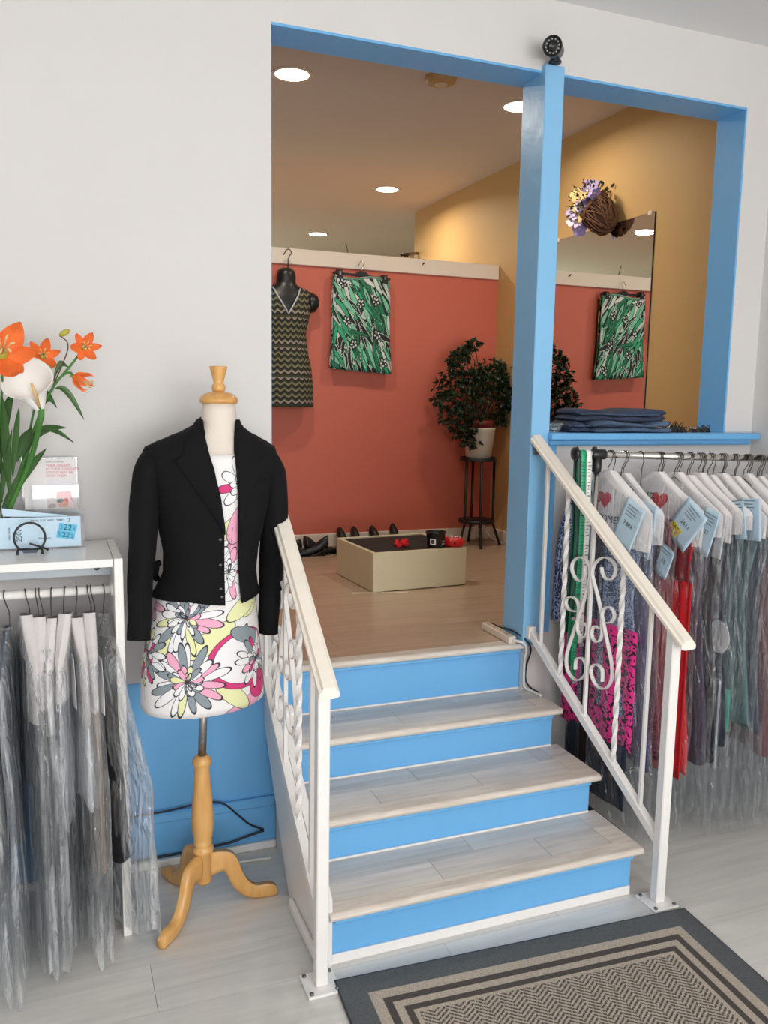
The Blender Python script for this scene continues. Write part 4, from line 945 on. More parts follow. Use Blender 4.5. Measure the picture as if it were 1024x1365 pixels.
# dress form with zigzag dress, skirt on a clip hanger
def hook(px, py, zt, drop, r=.018):
    pts = [(px-r*1.6, py-.006, zt-r*.9)]+[(px+r*math.cos(a), py-.006, zt+r*math.sin(a)) for a in [R(k) for k in range(170, -61, -23)]]
    return pts+[(px+.004, py-.006, zt-r*1.6), (px, py-.002, zt-r*2.4), (px, py, zt-drop)]
HY = 4.985
hf = thing('hanging_form', 'black plastic bust form hung by a hook on the coral wall', 'dress form', (1.31, HY, 2.44))
MB().tube(hook(1.325, HY+.01, 2.44, .105), .0035, 8).build('hook', M['wire'], hf)
FORM = [(1.70, .150, .055), (1.85, .125, .055), (1.95, .115, .055), (2.05, .135, .062), (2.14, .160, .062), (2.19, .178, .055), (2.225, .150, .045), (2.245, .085, .04), (2.265, .060, .037), (2.31, .058, .037), (2.335, .052, .034), (2.352, .030, .02)]
rings = []
for k in range(45):
    z = 1.70+.652*k/44; a, b = interp(FORM, z); rings.append([(1.30+.02*(z-1.7)/.65+a*math.cos(t), HY+.03+b*math.sin(t)*(1.3 if math.sin(t) < 0 else .8), z) for t in [2*math.pi*i/32 for i in range(32)]])
MB().loft(rings, caps=True).build('bust', M['black_plastic'], hf)
for sx in (-1, 1): MB().lathe([(.062, -.01), (.060, .02), (.048, .045), (.02, .06), (.004, .062)], (1.318+sx*.142, HY+.03, 2.160), 20, axis=(sx, -.1, -.12)).build('arm_stub', M['black_plastic'], hf)
ZD = [(1.535, .176, .072), (1.62, .178, .074), (1.75, .168, .07), (1.88, .142, .066), (1.97, .132, .064), (2.07, .152, .074), (2.14, .172, .072), (2.20, .172, .060), (2.235, .150, .046)]
def zd_top(t):   # neckline dips at the front
    c = math.cos(t); fr = max(0, -math.sin(t)); return 2.232-max(0, (1-abs(c)/.52))*(.155 if math.sin(t) < 0 else .03)-max(0, abs(c)-.86)*.55
rings = []
for k in range(41):
    v = k/40; ring = []
    for i in range(64):
        t = 2*math.pi*i/64; z = 1.535+v*(zd_top(t)-1.535); a, b = interp(ZD, z); f = 1+.02*math.sin(6*t+2)*(1-v)
        ring.append((1.307+a*f*math.cos(t), HY+.03+b*f*math.sin(t)*(1.32 if math.sin(t) < 0 else .8), z))
    rings.append(ring)
zd = thing('zigzag_dress', 'sleeveless olive and black zigzag knit dress on the black bust form', 'dress', (1.307, HY, 1.535))
zm = MB().loft(rings); zm.uv = [[(uv[0], (zm.v[i][2]-1.535)/.7) for uv, i in zip(us, f)] for us, f in zip(zm.uv, zm.f)]; zm.build('knit_body', M['zigzag'], zd, solid=.003)
ed = []
for i in range(33, 64):
    t = 2*math.pi*i/64
    if abs(math.cos(t)) < .56: z = zd_top(t); a, b = interp(ZD, z); ed.append((1.307+a*math.cos(t), HY+.027+b*math.sin(t)*1.34, z))
MB().tube(ed, .005, 8).build('neck_edging', M['pale_grey'], zd)

sh = thing('clip_hanger', 'black clip hanger with chrome hook on the cream cap board', 'hanger', (1.79, 5.02, 2.42))
MB().tube(hook(1.80, 5.03, 2.415, .075, .014), .003, 8).build('hook', M['chrome'], sh)
MB().prism([(1.615, 2.355), (1.615, 2.343), (1.985, 2.327), (1.985, 2.339), (1.845, 2.345), (1.825, 2.362), (1.80, 2.368), (1.775, 2.364), (1.755, 2.349)], lambda a, b, d: (a, d, b), 5.015, 5.035).build('bar', M['black_plastic'], sh)
for x, z in ((1.652, 2.345), (1.945, 2.332)):
    MB().prism([(-.014, .022), (.014, .022), (.019, -.03), (-.019, -.03)], lambda a, b, d: (x+a, d, z+b), 5.002, 5.046, smooth=False).build('clip', M['black_plastic'], sh)
    MB().rbox(x-.006, x+.006, 4.997, 5.002, z-.01, z+.012, .001).build('clip_spring', M['chrome'], sh)
def SK(u, v, d):
    w_ = .178+.020*v+.004*math.sin(8*v); x = 1.797+.003*v+(2*u-1)*w_; return (x, 5.025+d*(1-.35*abs(2*u-1)**3)+.006*math.sin(9*u+4*v)*v, 2.338-.022*u*.6-.565*v-.012*u*v-.006*math.sin(2*math.pi*u)*(1-v)*2)
sk = thing('printed_skirt', 'knee length skirt with green black and white swirls on clip hanger', 'skirt', (1.797, 5.02, 1.77))
m = MB(); m.grid(lambda u, v: SK(u, v, -.022), 24, 24); m.grid(lambda u, v: SK(1-u, v, .022), 24, 24)
m.build('skirt_cloth', M['skirt_print'], sk, solid=.002)
MB().loft([[SK(u, v, d) for u, d in [(k/16, -.0235) for k in range(17)]+[(1-k/16, .0235) for k in range(17)]] for v in (0, .025)]).build('waistband', M['skirt_print'], sk)

# ------------------------------------------------------------------ plant on its stand
PX, PY = 2.565, 4.875
ps = thing('plant_stand', 'slim black metal plant stand with round shelf by the coral wall', 'plant stand', (PX, PY, ZU))
MB().lathe([(.118, 0), (.118, .022), (.112, .024), (.112, .006), (0, .006)], (PX, PY, 1.205), 36, caps=False).build('top_ring', M['black_metal'], ps)
MB().lathe([(.0, 0), (.118, 0), (.120, .010), (.116, .022), (.0, .022)], (PX, PY, .80), 36, caps=False).build('shelf', M['black_metal'], ps)
for a in (80, 200, 255, 345):
    c_, s_ = math.cos(R(a)), math.sin(R(a)); P = lambda r, z: (PX+c_*r, PY+s_*r, z)
    MB().tube([P(.108, 1.215), P(.110, .83), P(.112, .79), P(.158, ZU+.012), P(.160, ZU+.001)], [.0085, .0085, .0085, .0085, .011], 8).build('leg', M['black_metal'], ps)
pt = thing('potted_plant', 'dark bushy houseplant in a white tapered pot on black stand', 'plant', (PX, PY, 1.229))
MB().lathe([(.0, 0), (.080, 0), (.083, .004), (.104, .178), (.107, .186), (.104, .190), (.098, .186), (.090, .13), (0, .12)], (PX, PY, 1.229), 36, caps=False).build('cachepot', M['pot'], pt)
MB().lathe([(.06, .10), (.088, .205), (.095, .212), (.095, .236), (.090, .238), (.084, .215), (0, .21)], (PX, PY, 1.229), 32, caps=False).build('inner_pot', M['terracotta'], pt)
MB().lathe([(.085, .214), (.05, .222), (0, .224)], (PX, PY, 1.229), 24, caps=False).build('soil', M['soil'], pt)
q = random.Random(12); stems = MB(); lf = MB()
def leaflet(b, p, d, l, w_, m_=0):
    d = d.normalized(); sd_ = d.cross(Vector((q.uniform(-1, 1), q.uniform(-1, 1), 1))).normalized(); up = sd_.cross(d)
    pts = [p, p+d*l*.35+sd_*w_+up*.004, p+d*l*.75+sd_*w_*.8, p+d*l, p+d*l*.75-sd_*w_*.8, p+d*l*.35-sd_*w_+up*.004]
    b._add(pts, [(0, 1, 2, 3), (0, 3, 4, 5)], None, m_, False)
B0 = Vector((PX, PY, 1.45)); KEY = []
for dx, dy, dz, r in ((-.16, -.02, .42, .05), (-.10, 0, .46, .06), (-.20, 0, .33, .07), (-.14, -.05, .28, .10), (-.24, .02, .22, .08), (-.29, 0, .15, .06), (-.16, -.06, .14, .11), (-.20, -.04, .04, .09), (-.13, -.07, .02, .10), (-.15, -.06, -.06, .07), (-.11, -.09, -.10, .06),
                     (.02, -.02, .32, .09), (.10, 0, .34, .08), (.17, 0, .33, .06), (.12, -.03, .24, .10), (.03, -.03, .24, .09), (.20, .02, .22, .06), (.19, 0, .13, .06), (.16, -.02, .18, .08), (.14, 0, .03, .06), (.17, .0, .08, .05), (.06, .02, .06, .05), (-.04, -.03, .3, .1), (-.04, -.05, .18, .08), (-.20, .0, .40, .04), (-.065, -.02, .49, .04)):
    KEY.append((B0+Vector((dx, dy, dz)), r))
for c_, r in KEY:
    a = B0+Vector((q.uniform(-.05, .05), q.uniform(-.04, .04), 0)); mid = (a+c_)/2+Vector((0, 0, .10)); stems.tube(spline([a, mid, c_], 4), .0035, 5)
    for k in range(int(34*(r/.08)**1.5)+8):
        dv = Vector((q.gauss(0, 1), q.gauss(0, 1), q.gauss(0, 1))).normalized(); p = c_+dv*r*q.uniform(.2, 1)
        for j in range(4): leaflet(lf, p, dv+Vector((q.uniform(-1, 1), q.uniform(-1, 1), q.uniform(-1.2, .5)))*.9, q.uniform(.022, .04), q.uniform(.006, .011))
stems.build('stems', M['twig'], pt); lf.v = [(min(v[0], 2.768), min(v[1], 5.055), v[2]) for v in lf.v]; o = lf.build('foliage', M['leaf_dark'], pt); o['kind'] = 'stuff'

# ------------------------------------------------------------------ fitting platform and what lies on it
BX = thing('fitting_platform', 'worn cream platform box topped with dark carpet on upper floor', 'platform', (1.70, 4.02, ZU))
cs = [(1.432, 3.778), (1.955, 3.812), (1.925, 4.30), (1.402, 4.262)]
def bil(u, v): a, b, c_, d = [Vector(x) for x in cs]; return (a*(1-u)+b*u)*(1-v)+(d*(1-u)+c_*u)*v
m = MB(); zt_ = .848; th = .022
for (u0, u1, v0, v1), nm in (((0, 1, 0, .045), 'front_board'), ((0, 1, .955, 1), 'back_board'), ((0, .042, .045, .955), 'side_board'), ((.958, 1, .045, .955), 'side_board')):
    P = [bil(u0, v0), bil(u1, v0), bil(u1, v1), bil(u0, v1)]
    MB().prism([(p.x, p.y) for p in P], lambda a, b, d: (a, b, d), ZU+.003, zt_).build(nm, M['box_cream'], BX, bevel=.002)
P = [bil(.044, .048), bil(.956, .048), bil(.956, .952), bil(.044, .952)]
MB().grid(lambda u, v: (*bil(.044+.912*u, .048+.904*v), zt_-.012+.016*math.sin(math.pi*v)*math.sin(math.pi*min(1, u*1.2+.1))), 16, 16).build('carpet_top', M['carpet'], BX, solid=.01)
cp_ = Vector((1.800, 3.856, zt_+.001))
cu = thing('plastic_cup', 'black plastic tub with white label on the cream platform', 'tub', cp_)
MB().lathe([(0, 0), (.040, 0), (.043, .004), (.049, .072), (.053, .074), (.053, .080), (.049, .082), (.046, .074), (.041, .010), (0, .008)], cp_, 32, caps=False).build('tub_body', M['black_plastic'], cu)
MB().lathe([(.045, .066), (0, .068)], cp_, 28, caps=False).build('contents', M['charcoal'], cu)
def on(ang, z, rr=.0462): return (cp_.x+rr*math.cos(ang), cp_.y+rr*math.sin(ang), cp_.z+z)
MB().grid(lambda u, v: on(R(-152+38*u), .018+.03*v, .0462+.002*v), 6, 2).build('label', M['paper'], cu)
MB().grid(lambda u, v: on(R(-70+36*u), .018+.006*v, .0462), 6, 1).grid(lambda u, v: on(R(-70+30*u), .032+.005*v, .0468), 6, 1).grid(lambda u, v: on(R(-22+18*u), .012+.04*v, .0462+.003*v), 4, 1).build('label_print', M['pale_grey'], cu)
MB().grid(lambda u, v: on(R(-143+20*u), .023+.02*v, .047+.0014*v), 4, 2).build('label_symbol', M['grey_print'], cu)
rp = Vector((1.905, 3.862, zt_+.001))
pc = thing('pin_holder', 'round red pin dish beside the black tub', 'pin holder', rp)
MB().lathe([(0, 0), (.046, 0), (.055, .008), (.057, .020), (.053, .034), (.044, .041), (.035, .041), (.020, .034), (0, .032)], rp, 32, caps=False).build('dish', M['red_plastic'], pc)
q = random.Random(3); pn = MB()
for k in range(16):
    a, r_ = q.uniform(0, 6.28), q.uniform(0, .026); b = rp+Vector((r_*math.cos(a), r_*math.sin(a), .034)); e = b+Vector((q.uniform(-.016, .016), q.uniform(-.016, .016), .011)); pn.tube([b, e], .0008, 4); pn.lathe([(.001, 0), (.0035, .0025), (.001, .005)], e, 8)
o = pn.build('pins', M['paper'], pc)
MB().prism([(-.008, .006), (.008, .006), (.004, -.008), (-.004, -.008)], lambda a, b, d: (rp.x-.02+a, rp.y-d, rp.z+.022+b), .052, .0565).build('dish_mark', M['dark_red'], pc)
sc = thing('scrunchie', 'crumpled red ribbon lying on the dark carpet top', 'ribbon', (1.63, 3.90, zt_))
MB().tube([(1.63+.028*math.cos(a)+.006*math.sin(5*a), 3.905+.024*math.sin(a)+.005*math.cos(7*a), zt_+.019+.008*math.sin(3*a)) for a in [2*math.pi*k/36 for k in range(36)]], [.011+.004*math.sin(k*2.1) for k in range(36)], 10, closed=True).build('gathered_ring', M['red_cloth'], sc)
MB().tube([(1.632, 3.89, zt_+.028), (1.648, 3.885, zt_+.038), (1.662, 3.89, zt_+.03)], [.006, .010, .004], 8).build('ribbon_end', M['red_cloth'], sc)
tag(MB().prism([(1.33, 3.80), (1.60, 3.74), (1.605, 3.752), (1.34, 3.812)], lambda a, b, d: (a, b, d), ZU, ZU+.003).build('wood_strip', M['box_cream']), 'thin pale strip lying on floor before the cream platform', 'strip')

# ------------------------------------------------------------------ black shoes along the coral wall
def shoe(x, y, ang, label, heel=.05, grp='black shoes on the floor by the coral wall', tall=.075, buckle=False):
    g = thing('dress_shoe', label, 'shoe', (x, y, ZU), grp); c_, s_ = math.cos(ang), math.sin(ang)
    def W(l, w_, z): return (x+c_*l-s_*w_, y+s_*l+c_*w_, ZU+z)
    def base(t): return heel*max(0, 1-t/.55)**1.3+.004
    SH = [(0, .026, tall), (.15, .031, tall), (.35, .029, tall*.72), (.55, .034, tall*.42+.012), (.75, .037, .040), (.92, .026, .026), (1.0, .006, .012)]
    rings = []
    for k in range(19):
        t = k/18; w_, h = interp(SH, t); b = base(t); ring = []
        for i in range(16):
            a = 2*math.pi*i/16; ring.append(W((t-.5)*.23, w_*math.cos(a)*(1 if math.sin(a) < 0 else .86), b+(h)*(.5+.5*math.sin(a))))
        rings.append(ring)
    MB().loft(rings, caps=True).build('upper', M['black_plastic'], g)
    MB().lathe([(.012, 0), (.012, .006), (.016, heel*.8), (.022, heel+.006)], W(-.092, 0, 0), 14).build('heel', M['black_metal'], g)
    MB().grid(lambda u, v: W((u-.5)*.23, (2*v-1)*interp(SH, u)[0]*.9, base(u)-.003), 14, 3).build('sole', M['black_metal'], g, solid=.004)
    if buckle: MB().tube([W(.0+.012*math.cos(a), -.038, .05+.009*math.sin(a)) for a in [R(k) for k in range(0, 360, 30)]], .002, 6, closed=True).build('buckle', M['chrome'], g)
shoe(1.20, 4.80, R(120), 'black shoe left of the handrail against the baseboard', .04)
shoe(1.285, 4.84, R(110), 'black shoe half behind the white handrail', .04)
shoe(1.405, 4.80, R(175), 'black buckled shoe, left of the pair by the platform', .045, buckle=True)
shoe(1.495, 4.835, R(10), 'black buckled shoe, right of the pair by the platform', .045, buckle=True)
shoe(1.615, 4.83, R(80), 'black shoe peeping out left of the cream platform', .05)
shoe(1.690, 4.93, R(275), 'black pointed shoe tip, left of two behind the platform', .055, tall=.07)
shoe(1.775, 4.94, R(268), 'black pointed shoe tip, right of two behind the platform', .055, tall=.07)
shoe(1.925, 4.95, R(280), 'black shoe low behind the platform, nearer the tips', .05)
shoe(2.045, 4.96, R(265), 'black shoe low behind the platform, nearer the tub', .055)

# ------------------------------------------------------------------ socket, mirror, basket
so = thing('power_outlet', 'white twin socket plate on the baseboard by the plant stand', 'socket', (2.69, 5.06, .72))
MB().rbox(2.652, 2.728, 5.054, 5.064, .662, .775, .003).build('plate', M['pot'], so)
for z in (.700, .742): MB().lathe([(.014, 0), (.013, .002)], (2.69, 5.054, z), 18, axis=(0, -1, 0)).build('socket_face', M['tongue'], so)
tag(MB().tube(spline([(2.735, 5.045, .70), (2.75, 5.03, .675), (2.755, 4.98, .658), (2.755, 4.85, .655)], 5), .004, 8).build('lamp_cord', M['cable_white']), 'pale cord trailing from the socket along yellow wall', 'cord')
mr = thing('wall_mirror', 'large frameless mirror on the yellow wall', 'mirror', (2.775, 4.05, 1.7))
MB().box(2.7685, 2.7705, 3.505, 4.62, .95, 2.522).build('mirror_glass', M['mirror'], mr)
MB().box(2.7705, 2.776, 3.503, 4.622, .948, 2.524).build('backing', M['black_plastic'], mr)
for y in (3.54, 4.36): MB().rbox(2.764, 2.776, y-.014, y+.014, 2.512, 2.534, .002).build('mirror_clip', M['cream_trim'], mr)
for y in (3.7, 4.3): MB().rbox(2.764, 2.776, y-.014, y+.014, .938, .956, .002).build('mirror_clip', M['cream_trim'], mr)
bk = thing('flower_basket', 'woven brown wall basket of violet and yellow pansies above mirror', 'basket', (2.70, 3.86, 2.56))
bc = Vector((2.700, 3.865, 2.575)); ax = Vector((-.25, .52, .62)).normalized(); e1 = ax.cross(Vector((1, 0, 0))).normalized(); e2 = ax.cross(e1)
BP = lambda r, h, a: bc+ax*h+e1*(r*math.cos(a))+e2*(r*.62*math.sin(a))
prof = [(.012, -.115), (.05, -.105), (.078, -.075), (.092, -.03), (.096, .02), (.094, .045)]
MB().loft([[BP(r*.95, h, 2*math.pi*i/24) for i in range(24)] for r, h in prof]).build('basket_body', M['wicker_dark'], bk)
wk = MB(); q = random.Random(8)
for k in range(46):
    a0 = q.uniform(0, 6.28); tw = q.uniform(-1.6, 1.6); pts = []
    for j in range(9):
        t = j/8*(len(prof)-1); i = min(len(prof)-2, int(t)); f = t-i; r = prof[i][0]*(1-f)+prof[i+1][0]*f; h = prof[i][1]*(1-f)+prof[i+1][1]*f
        pts.append(BP(r*q.uniform(.98, 1.05), h, a0+tw*j/8))
    wk.tube(pts, .003, 5)
for k in range(3): wk.tube([BP(.098, .04+.006*k, 2*math.pi*i/30) for i in range(30)], .0045, 6, closed=True)
o = wk.build('woven_twigs', M['wicker'], bk); o['kind'] = 'stuff'
q = random.Random(21)
cols_ = ['violet', 'pansy_lilac', 'violet', 'violet', 'pansy_yellow', 'violet', 'violet', 'pansy_lilac', 'violet', 'pansy_yellow', 'violet', 'pansy_lilac', 'violet', 'pansy_yellow', 'violet', 'pansy_lilac', 'violet', 'pansy_yellow']
spots = [(.10, .10), (-.12, .09), (.07, .13), (-.09, .13), (.0, .15), (-.13, .03), (.02, .07), (-.03, .09), (.06, .09), (-.06, .06), (.0, .12), (-.08, .09), (.05, .05), (-.045, .12), (.08, .06), (-.10, .055), (-.015, .05), (.03, .115)]
for k, ((a, h), cn) in enumerate(zip(spots, cols_)):
    c_ = bc+e1*a*-1+ax*(h*.9)+Vector((-.03-.02*q.random(), 0, 0)); d = (Vector((-.8, -.35, .25))+Vector((q.uniform(-.4, .4), q.uniform(-.5, .5), q.uniform(-.3, .4)))).normalized()
    a1 = d.orthogonal().normalized(); a2 = d.cross(a1); b = MB(); r = .027+.009*q.random()
    for j in range(5):
        an = j*1.257+.3; pc_ = c_+(a1*math.cos(an)+a2*math.sin(an))*r*.62; n_ = 9
        vs = [pc_+d*.004]+[pc_+(a1*math.cos(x)+a2*math.sin(x))*r*.62+d*(.001*j-.004*abs(math.sin(x*2))) for x in [2*math.pi*i/n_ for i in range(n_)]]
        b._add(vs, [(0, 1+i, 1+(i+1) % n_) for i in range(n_)])
    po = b.build('pansy', M[cn], bk)
    MB().lathe([(.0055, .004), (.004, .007), (.001, .008)], c_, 8, axis=d).build('pansy_eye', M['pansy_yellow'] if cn != 'pansy_yellow' else M['wicker_dark'], po)
lv_ = MB(); tw_ = MB()
for k in range(240):
    dv = (ax*q.uniform(.3, 1.4)+e1*q.uniform(-1.3, 1.3)+e2*q.uniform(-.8, .8)).normalized(); p = bc+ax*.03+dv*q.uniform(.04, .14); leaflet(lv_, p, dv, q.uniform(.012, .03), q.uniform(.004, .009))
for k in range(22):
    dv = (ax*q.uniform(.5, 1.3)+e1*q.uniform(-1.3, 1.3)+Vector((-.3, 0, .2))).normalized(); s0 = bc+ax*.04; e = s0+dv*q.uniform(.11, .17); tw_.tube([s0, e], .0012, 4)
    for j in range(3): leaflet(tw_, e-dv*.012*j, dv+Vector((q.uniform(-1, 1),)*3), .012, .004)
o = lv_.build('foliage', M['leaf_dark'], bk); o['kind'] = 'stuff'
o = tw_.build('sprigs', M['wicker_dark'], bk); o['kind'] = 'stuff'

# ------------------------------------------------------------------ on the blue ledge
def jeans(x0, x1, y0, y1, z0, h, mt, label, seed, fold=1):
    g = thing('folded_jeans', label, 'jeans', ((x0+x1)/2, (y0+y1)/2, z0)); q = random.Random(seed); ph = [q.uniform(0, 6) for _ in range(6)]
    L_ = 2
    for k in range(L_):     # three folded layers
        za, zb = z0+h*k/L_+.0005, z0+h*(k+1)/L_; rings = []; n = 26; sh = .008*math.sin(ph[k]+k)
        for j in range(n+1):
            t = j/n; e = min(t, 1-t); rr = math.sqrt(max(0, 1-(1-min(1, e/.05))**2)); hz = (zb-za)*.5*(.25+.75*rr); x = x0+sh+(x1-x0)*t; ring = []
            for i in range(22):
                a = 2*math.pi*i/22; ca, sa = math.cos(a), math.sin(a)
                yy = (y0+y1)/2+(y1-y0)/2*(abs(ca)**.35)*(1 if ca > 0 else -1)*(.93+.07*rr)+.006*math.sin(7*t+ph[1]+k)
                zz = (za+zb)/2+hz*(abs(sa)**.6)*(1 if sa > 0 else -1)+.007*math.sin(8*t+ph[2]+k*2+ca)*(1 if k == L_-1 and sa > 0 else .3)+.003*math.sin(17*t+4*ca+ph[3])*(sa > 0)
                ring.append((x, yy, max(z0+.0005, zz)))
            rings.append(ring)
        MB().loft(rings, caps=True).build('folded_layer', mt, g)
    MB().tube(spline([(x0+.02, y0-.002, z0+h*.62), (x0+.12, y0-.004, z0+h*.66), (x0+.22, y0-.003, z0+h*.60), (x1-.04, y0-.002, z0+h*.64)], 5), .0022, 5).build('seam', M['denim'] if mt is M['denim_dark'] else M['denim_dark'], g)
    return g
ZS = 1.478
jeans(1.955, 2.335, 2.775, 2.945, ZS, .042, M['denim'], 'mid blue jeans folded at the bottom of the pile on ledge', 1)
jeans(1.885, 2.325, 2.790, 2.945, ZS+.043, .046, M['denim_dark'], 'dark blue jeans folded on top of the pile on ledge', 2)
jeans(1.865, 1.950, 2.800, 2.940, ZS, .040, M['denim_dark'], 'dark denim roll tucked under the pile at its left end', 3)
bo = thing('glass_bowl', 'small clear glass bowl on the blue ledge beside the post', 'bowl', (1.832, 2.845, ZS))
MB().lathe([(0, .001), (.020, .001), (.026, .006), (.036, .022), (.041, .036), (.039, .036), (.034, .023), (.022, .009), (0, .006)], (1.822, 2.845, ZS), 28, caps=False).build('bowl_wall', M['glass'], bo)
q = random.Random(5); bd = MB()
for k in range(9): a = q.uniform(0, 6.28); r_ = q.uniform(0, .016); bd.lathe([(0, 0), (.004, .001), (.005, .004), (.003, .008), (0, .009)], (1.822+r_*math.cos(a), 2.845+r_*math.sin(a), ZS+.009), 8, caps=False)
o = bd.build('beads', M['pale_grey'], bo); o['kind'] = 'stuff'
# small black clips and chrome bits in a row
def clip(x, y, w_, h, label, open_=False):
    g = thing('binder_clip', label, 'clip', (x, y, ZS), 'small clips on the blue ledge')
    MB().prism([(-w_/2, 0), (w_/2, 0), (w_*.22, h*.62), (-w_*.22, h*.62)], lambda a, b, d: (x+a, y+d, ZS+b), -.014, .014).build('clip_body', M['black_plastic'], g, bevel=.001)
    for s in (-1, 1): MB().tube([(x+s*w_*.2, y-.009, ZS+h*.6), (x+s*w_*.52, y-.007, ZS+h*.92), (x+s*w_*.6, y, ZS+h), (x+s*w_*.52, y+.007, ZS+h*.92), (x+s*w_*.2, y+.009, ZS+h*.6)], .0016, 6).build('clip_wire', M['chrome'] if open_ else M['black_metal'], g)
clip(2.352, 2.83, .036, .034, 'chrome-armed black clip nearest the folded jeans', True)
clip(2.388, 2.835, .034, .046, 'taller black clip second from the folded jeans')
clip(2.420, 2.83, .030, .040, 'black clip third from the folded jeans')
clip(2.455, 2.84, .016, .022, 'tiny lone black clip mid row on the ledge')
clip(2.500, 2.84, .034, .024, 'low black clip left of the last two on the ledge', True)
clip(2.540, 2.842, .030, .026, 'low black clip next to last at the right jamb')
clip(2.575, 2.845, .030, .030, 'last black clip against the right jamb')

# ------------------------------------------------------------------ surveillance camera on the post
sc_ = thing('security_camera', 'black bullet security camera with led ring on top of post', 'camera', (1.722, 2.775, 2.792))
MB().lathe([(0, 0), (.022, 0), (.024, .003), (.020, .010), (.010, .014), (0, .014)], (1.710, 2.762, 2.793), 24, caps=False).build('mount_foot', M['black_plastic'], sc_)
MB().tube([(1.710, 2.762, 2.800), (1.709, 2.757, 2.808), (1.703, 2.747, 2.820)], [.009, .008, .012], 12).build('bracket', M['black_plastic'], sc_)
cax = Vector((-.62, -.76, -.20)).normalized(); cc = Vector((1.664, 2.700, 2.816)); KC = 1.2
MB().lathe([(r*KC, h*1.05) for r, h in [(0, -.075), (.018, -.075), (.0235, -.066), (.0245, -.02), (.0255, .018), (.0275, .020), (.0285, .034), (.0275, .038), (.0255, .038), (.0245, .030), (.012, .029), (.011, .033), (.0085, .034), (.006, .030), (0, .030)]], cc, 32, axis=cax, caps=False).build('camera_barrel', M['black_plastic'], sc_)
a1 = cax.orthogonal().normalized(); a2 = cax.cross(a1)
for k in range(12):
    a = k*math.pi/6; MB().lathe([(.0032, 0), (.0032, .002), (.0018, .0038), (0, .0042)], cc+cax*.031+(a1*math.cos(a)+a2*math.sin(a))*.0188*KC, 10, axis=cax, caps=False).build('led', M['led_clear'], sc_)
MB().lathe([(.0075, .0325), (.005, .0355), (0, .0365)], cc, 16, axis=cax, caps=False).build('lens', M['glass'], sc_)

# ------------------------------------------------------------------ power strip and cables
pst = thing('power_strip', 'white power strip on upper floor along foot of the post', 'power strip', (1.660, 2.92, ZU))
MB().rbox(1.634, 1.668, 2.80, 3.03, ZU, ZU+.030, .004).build('strip_body', M['pot'], pst)
for k in range(4): MB().rbox(1.643, 1.659, 2.835+.048*k, 2.860+.048*k, ZU+.0295, ZU+.0312, .0008).build('socket', M['beige'], pst)
tag(MB().tube(spline([(1.651, 2.80, ZU+.015), (1.664, 2.780, ZU+.016), (1.690, 2.772, ZU+.004), (1.7015, 2.780, ZU-.03), (1.703, 2.792, .58), (1.703, 2.792, .50), (1.706, 2.785, .472), (1.72, 2.745, .466), (1.728, 2.70, .4655)], 5), .0055, 8).build('white_cable', M['cable_white']), 'white cable from the power strip down the top riser edge', 'cable')
tag(MB().tube(spline([(1.672, 3.02, ZU+.026), (1.674, 2.93, ZU+.03), (1.674, 2.84, ZU+.04), (1.690, 2.765, ZU+.022), (1.7135, 2.765, ZU-.02), (1.7135, 2.793, .56), (1.712, 2.793, .505), (1.722, 2.775, .475), (1.738, 2.735, .4655)], 5), .0035, 8).build('black_cable', M['cable_black']), 'black cable beside the white one down the top riser', 'cable')
tag(MB().tube(spline([(.10, 2.770, .198), (.30, 2.772, .197), (.42, 2.772, .206), (.50, 2.771, .196), (.56, 2.769, .14), (.60, 2.768, .10), (.648, 2.765, .075)], 6), .0032, 8).build('black_cable', M['cable_black']), 'thin black cable crossing the blue wall behind mannequin', 'cable')
tag(MB().tube(spline([(.10, 2.765, .038), (.25, 2.765, .040), (.40, 2.766, .042), (.52, 2.766, .046), (.58, 2.765, .058), (.648, 2.760, .073)], 6), .0042, 8).build('black_cable', M['cable_black']), 'black cable lying on the white shoe moulding', 'cable')
tag(MB().tube(spline([(.30, 2.715, .006), (.45, 2.705, .006), (.56, 2.700, .006), (.657, 2.690, .006)], 5), .0055, 8).build('white_cable', M['cable_white']), 'white cable on the floor under the baseboard', 'cable')

# ------------------------------------------------------------------ on the shelf unit: tickets, picture card holder, ring easel, vase
ZT_ = STZ
tb = thing('acrylic_riser', 'clear acrylic box under the brochure holder behind the blue tickets', 'tray', (-.14, 2.70, ZT_))
m = MB(); m.box(-.098, .078, 2.655, 2.658, ZT_, ZT_+.075); m.box(-.098, .078, 2.760, 2.763, ZT_, ZT_+.098); m.box(.075, .078, 2.658, 2.760, ZT_, ZT_+.098); m.box(-.098, .075, 2.658, 2.760, ZT_, ZT_+.003); m.box(-.098, .078, 2.690, 2.762, ZT_+.098, ZT_+.101); m.box(-.098, -.095, 2.658, 2.76, ZT_, ZT_+.098)
m.build('tray_wall', M['acrylic'], tb)
tk = thing('ticket_stack', 'stack of pale blue claim tickets numbered 25071 on the white unit', 'tickets', (-.14, 2.64, ZT_))
for k in range(5): MB().rbox(-.42+.004*k, .066-.002*(k % 2), 2.641+.0022*k-.001, 2.6425+.0022*k, ZT_+.006, ZT_+.096-.0015*k, .0004).build('card', M['ticket_blue'], tk)
MB().prism([(-.145, .100), (-.06, .096), (.03, .094), (.03, .098), (-.06, .110), (-.148, .124)], lambda a, b, d: (a, d, ZT_+b), 2.655, 2.656).build('card', M['ticket_blue'], tk)
TF = lambda a, b, d: (a, 2.6395-d, ZT_+b)
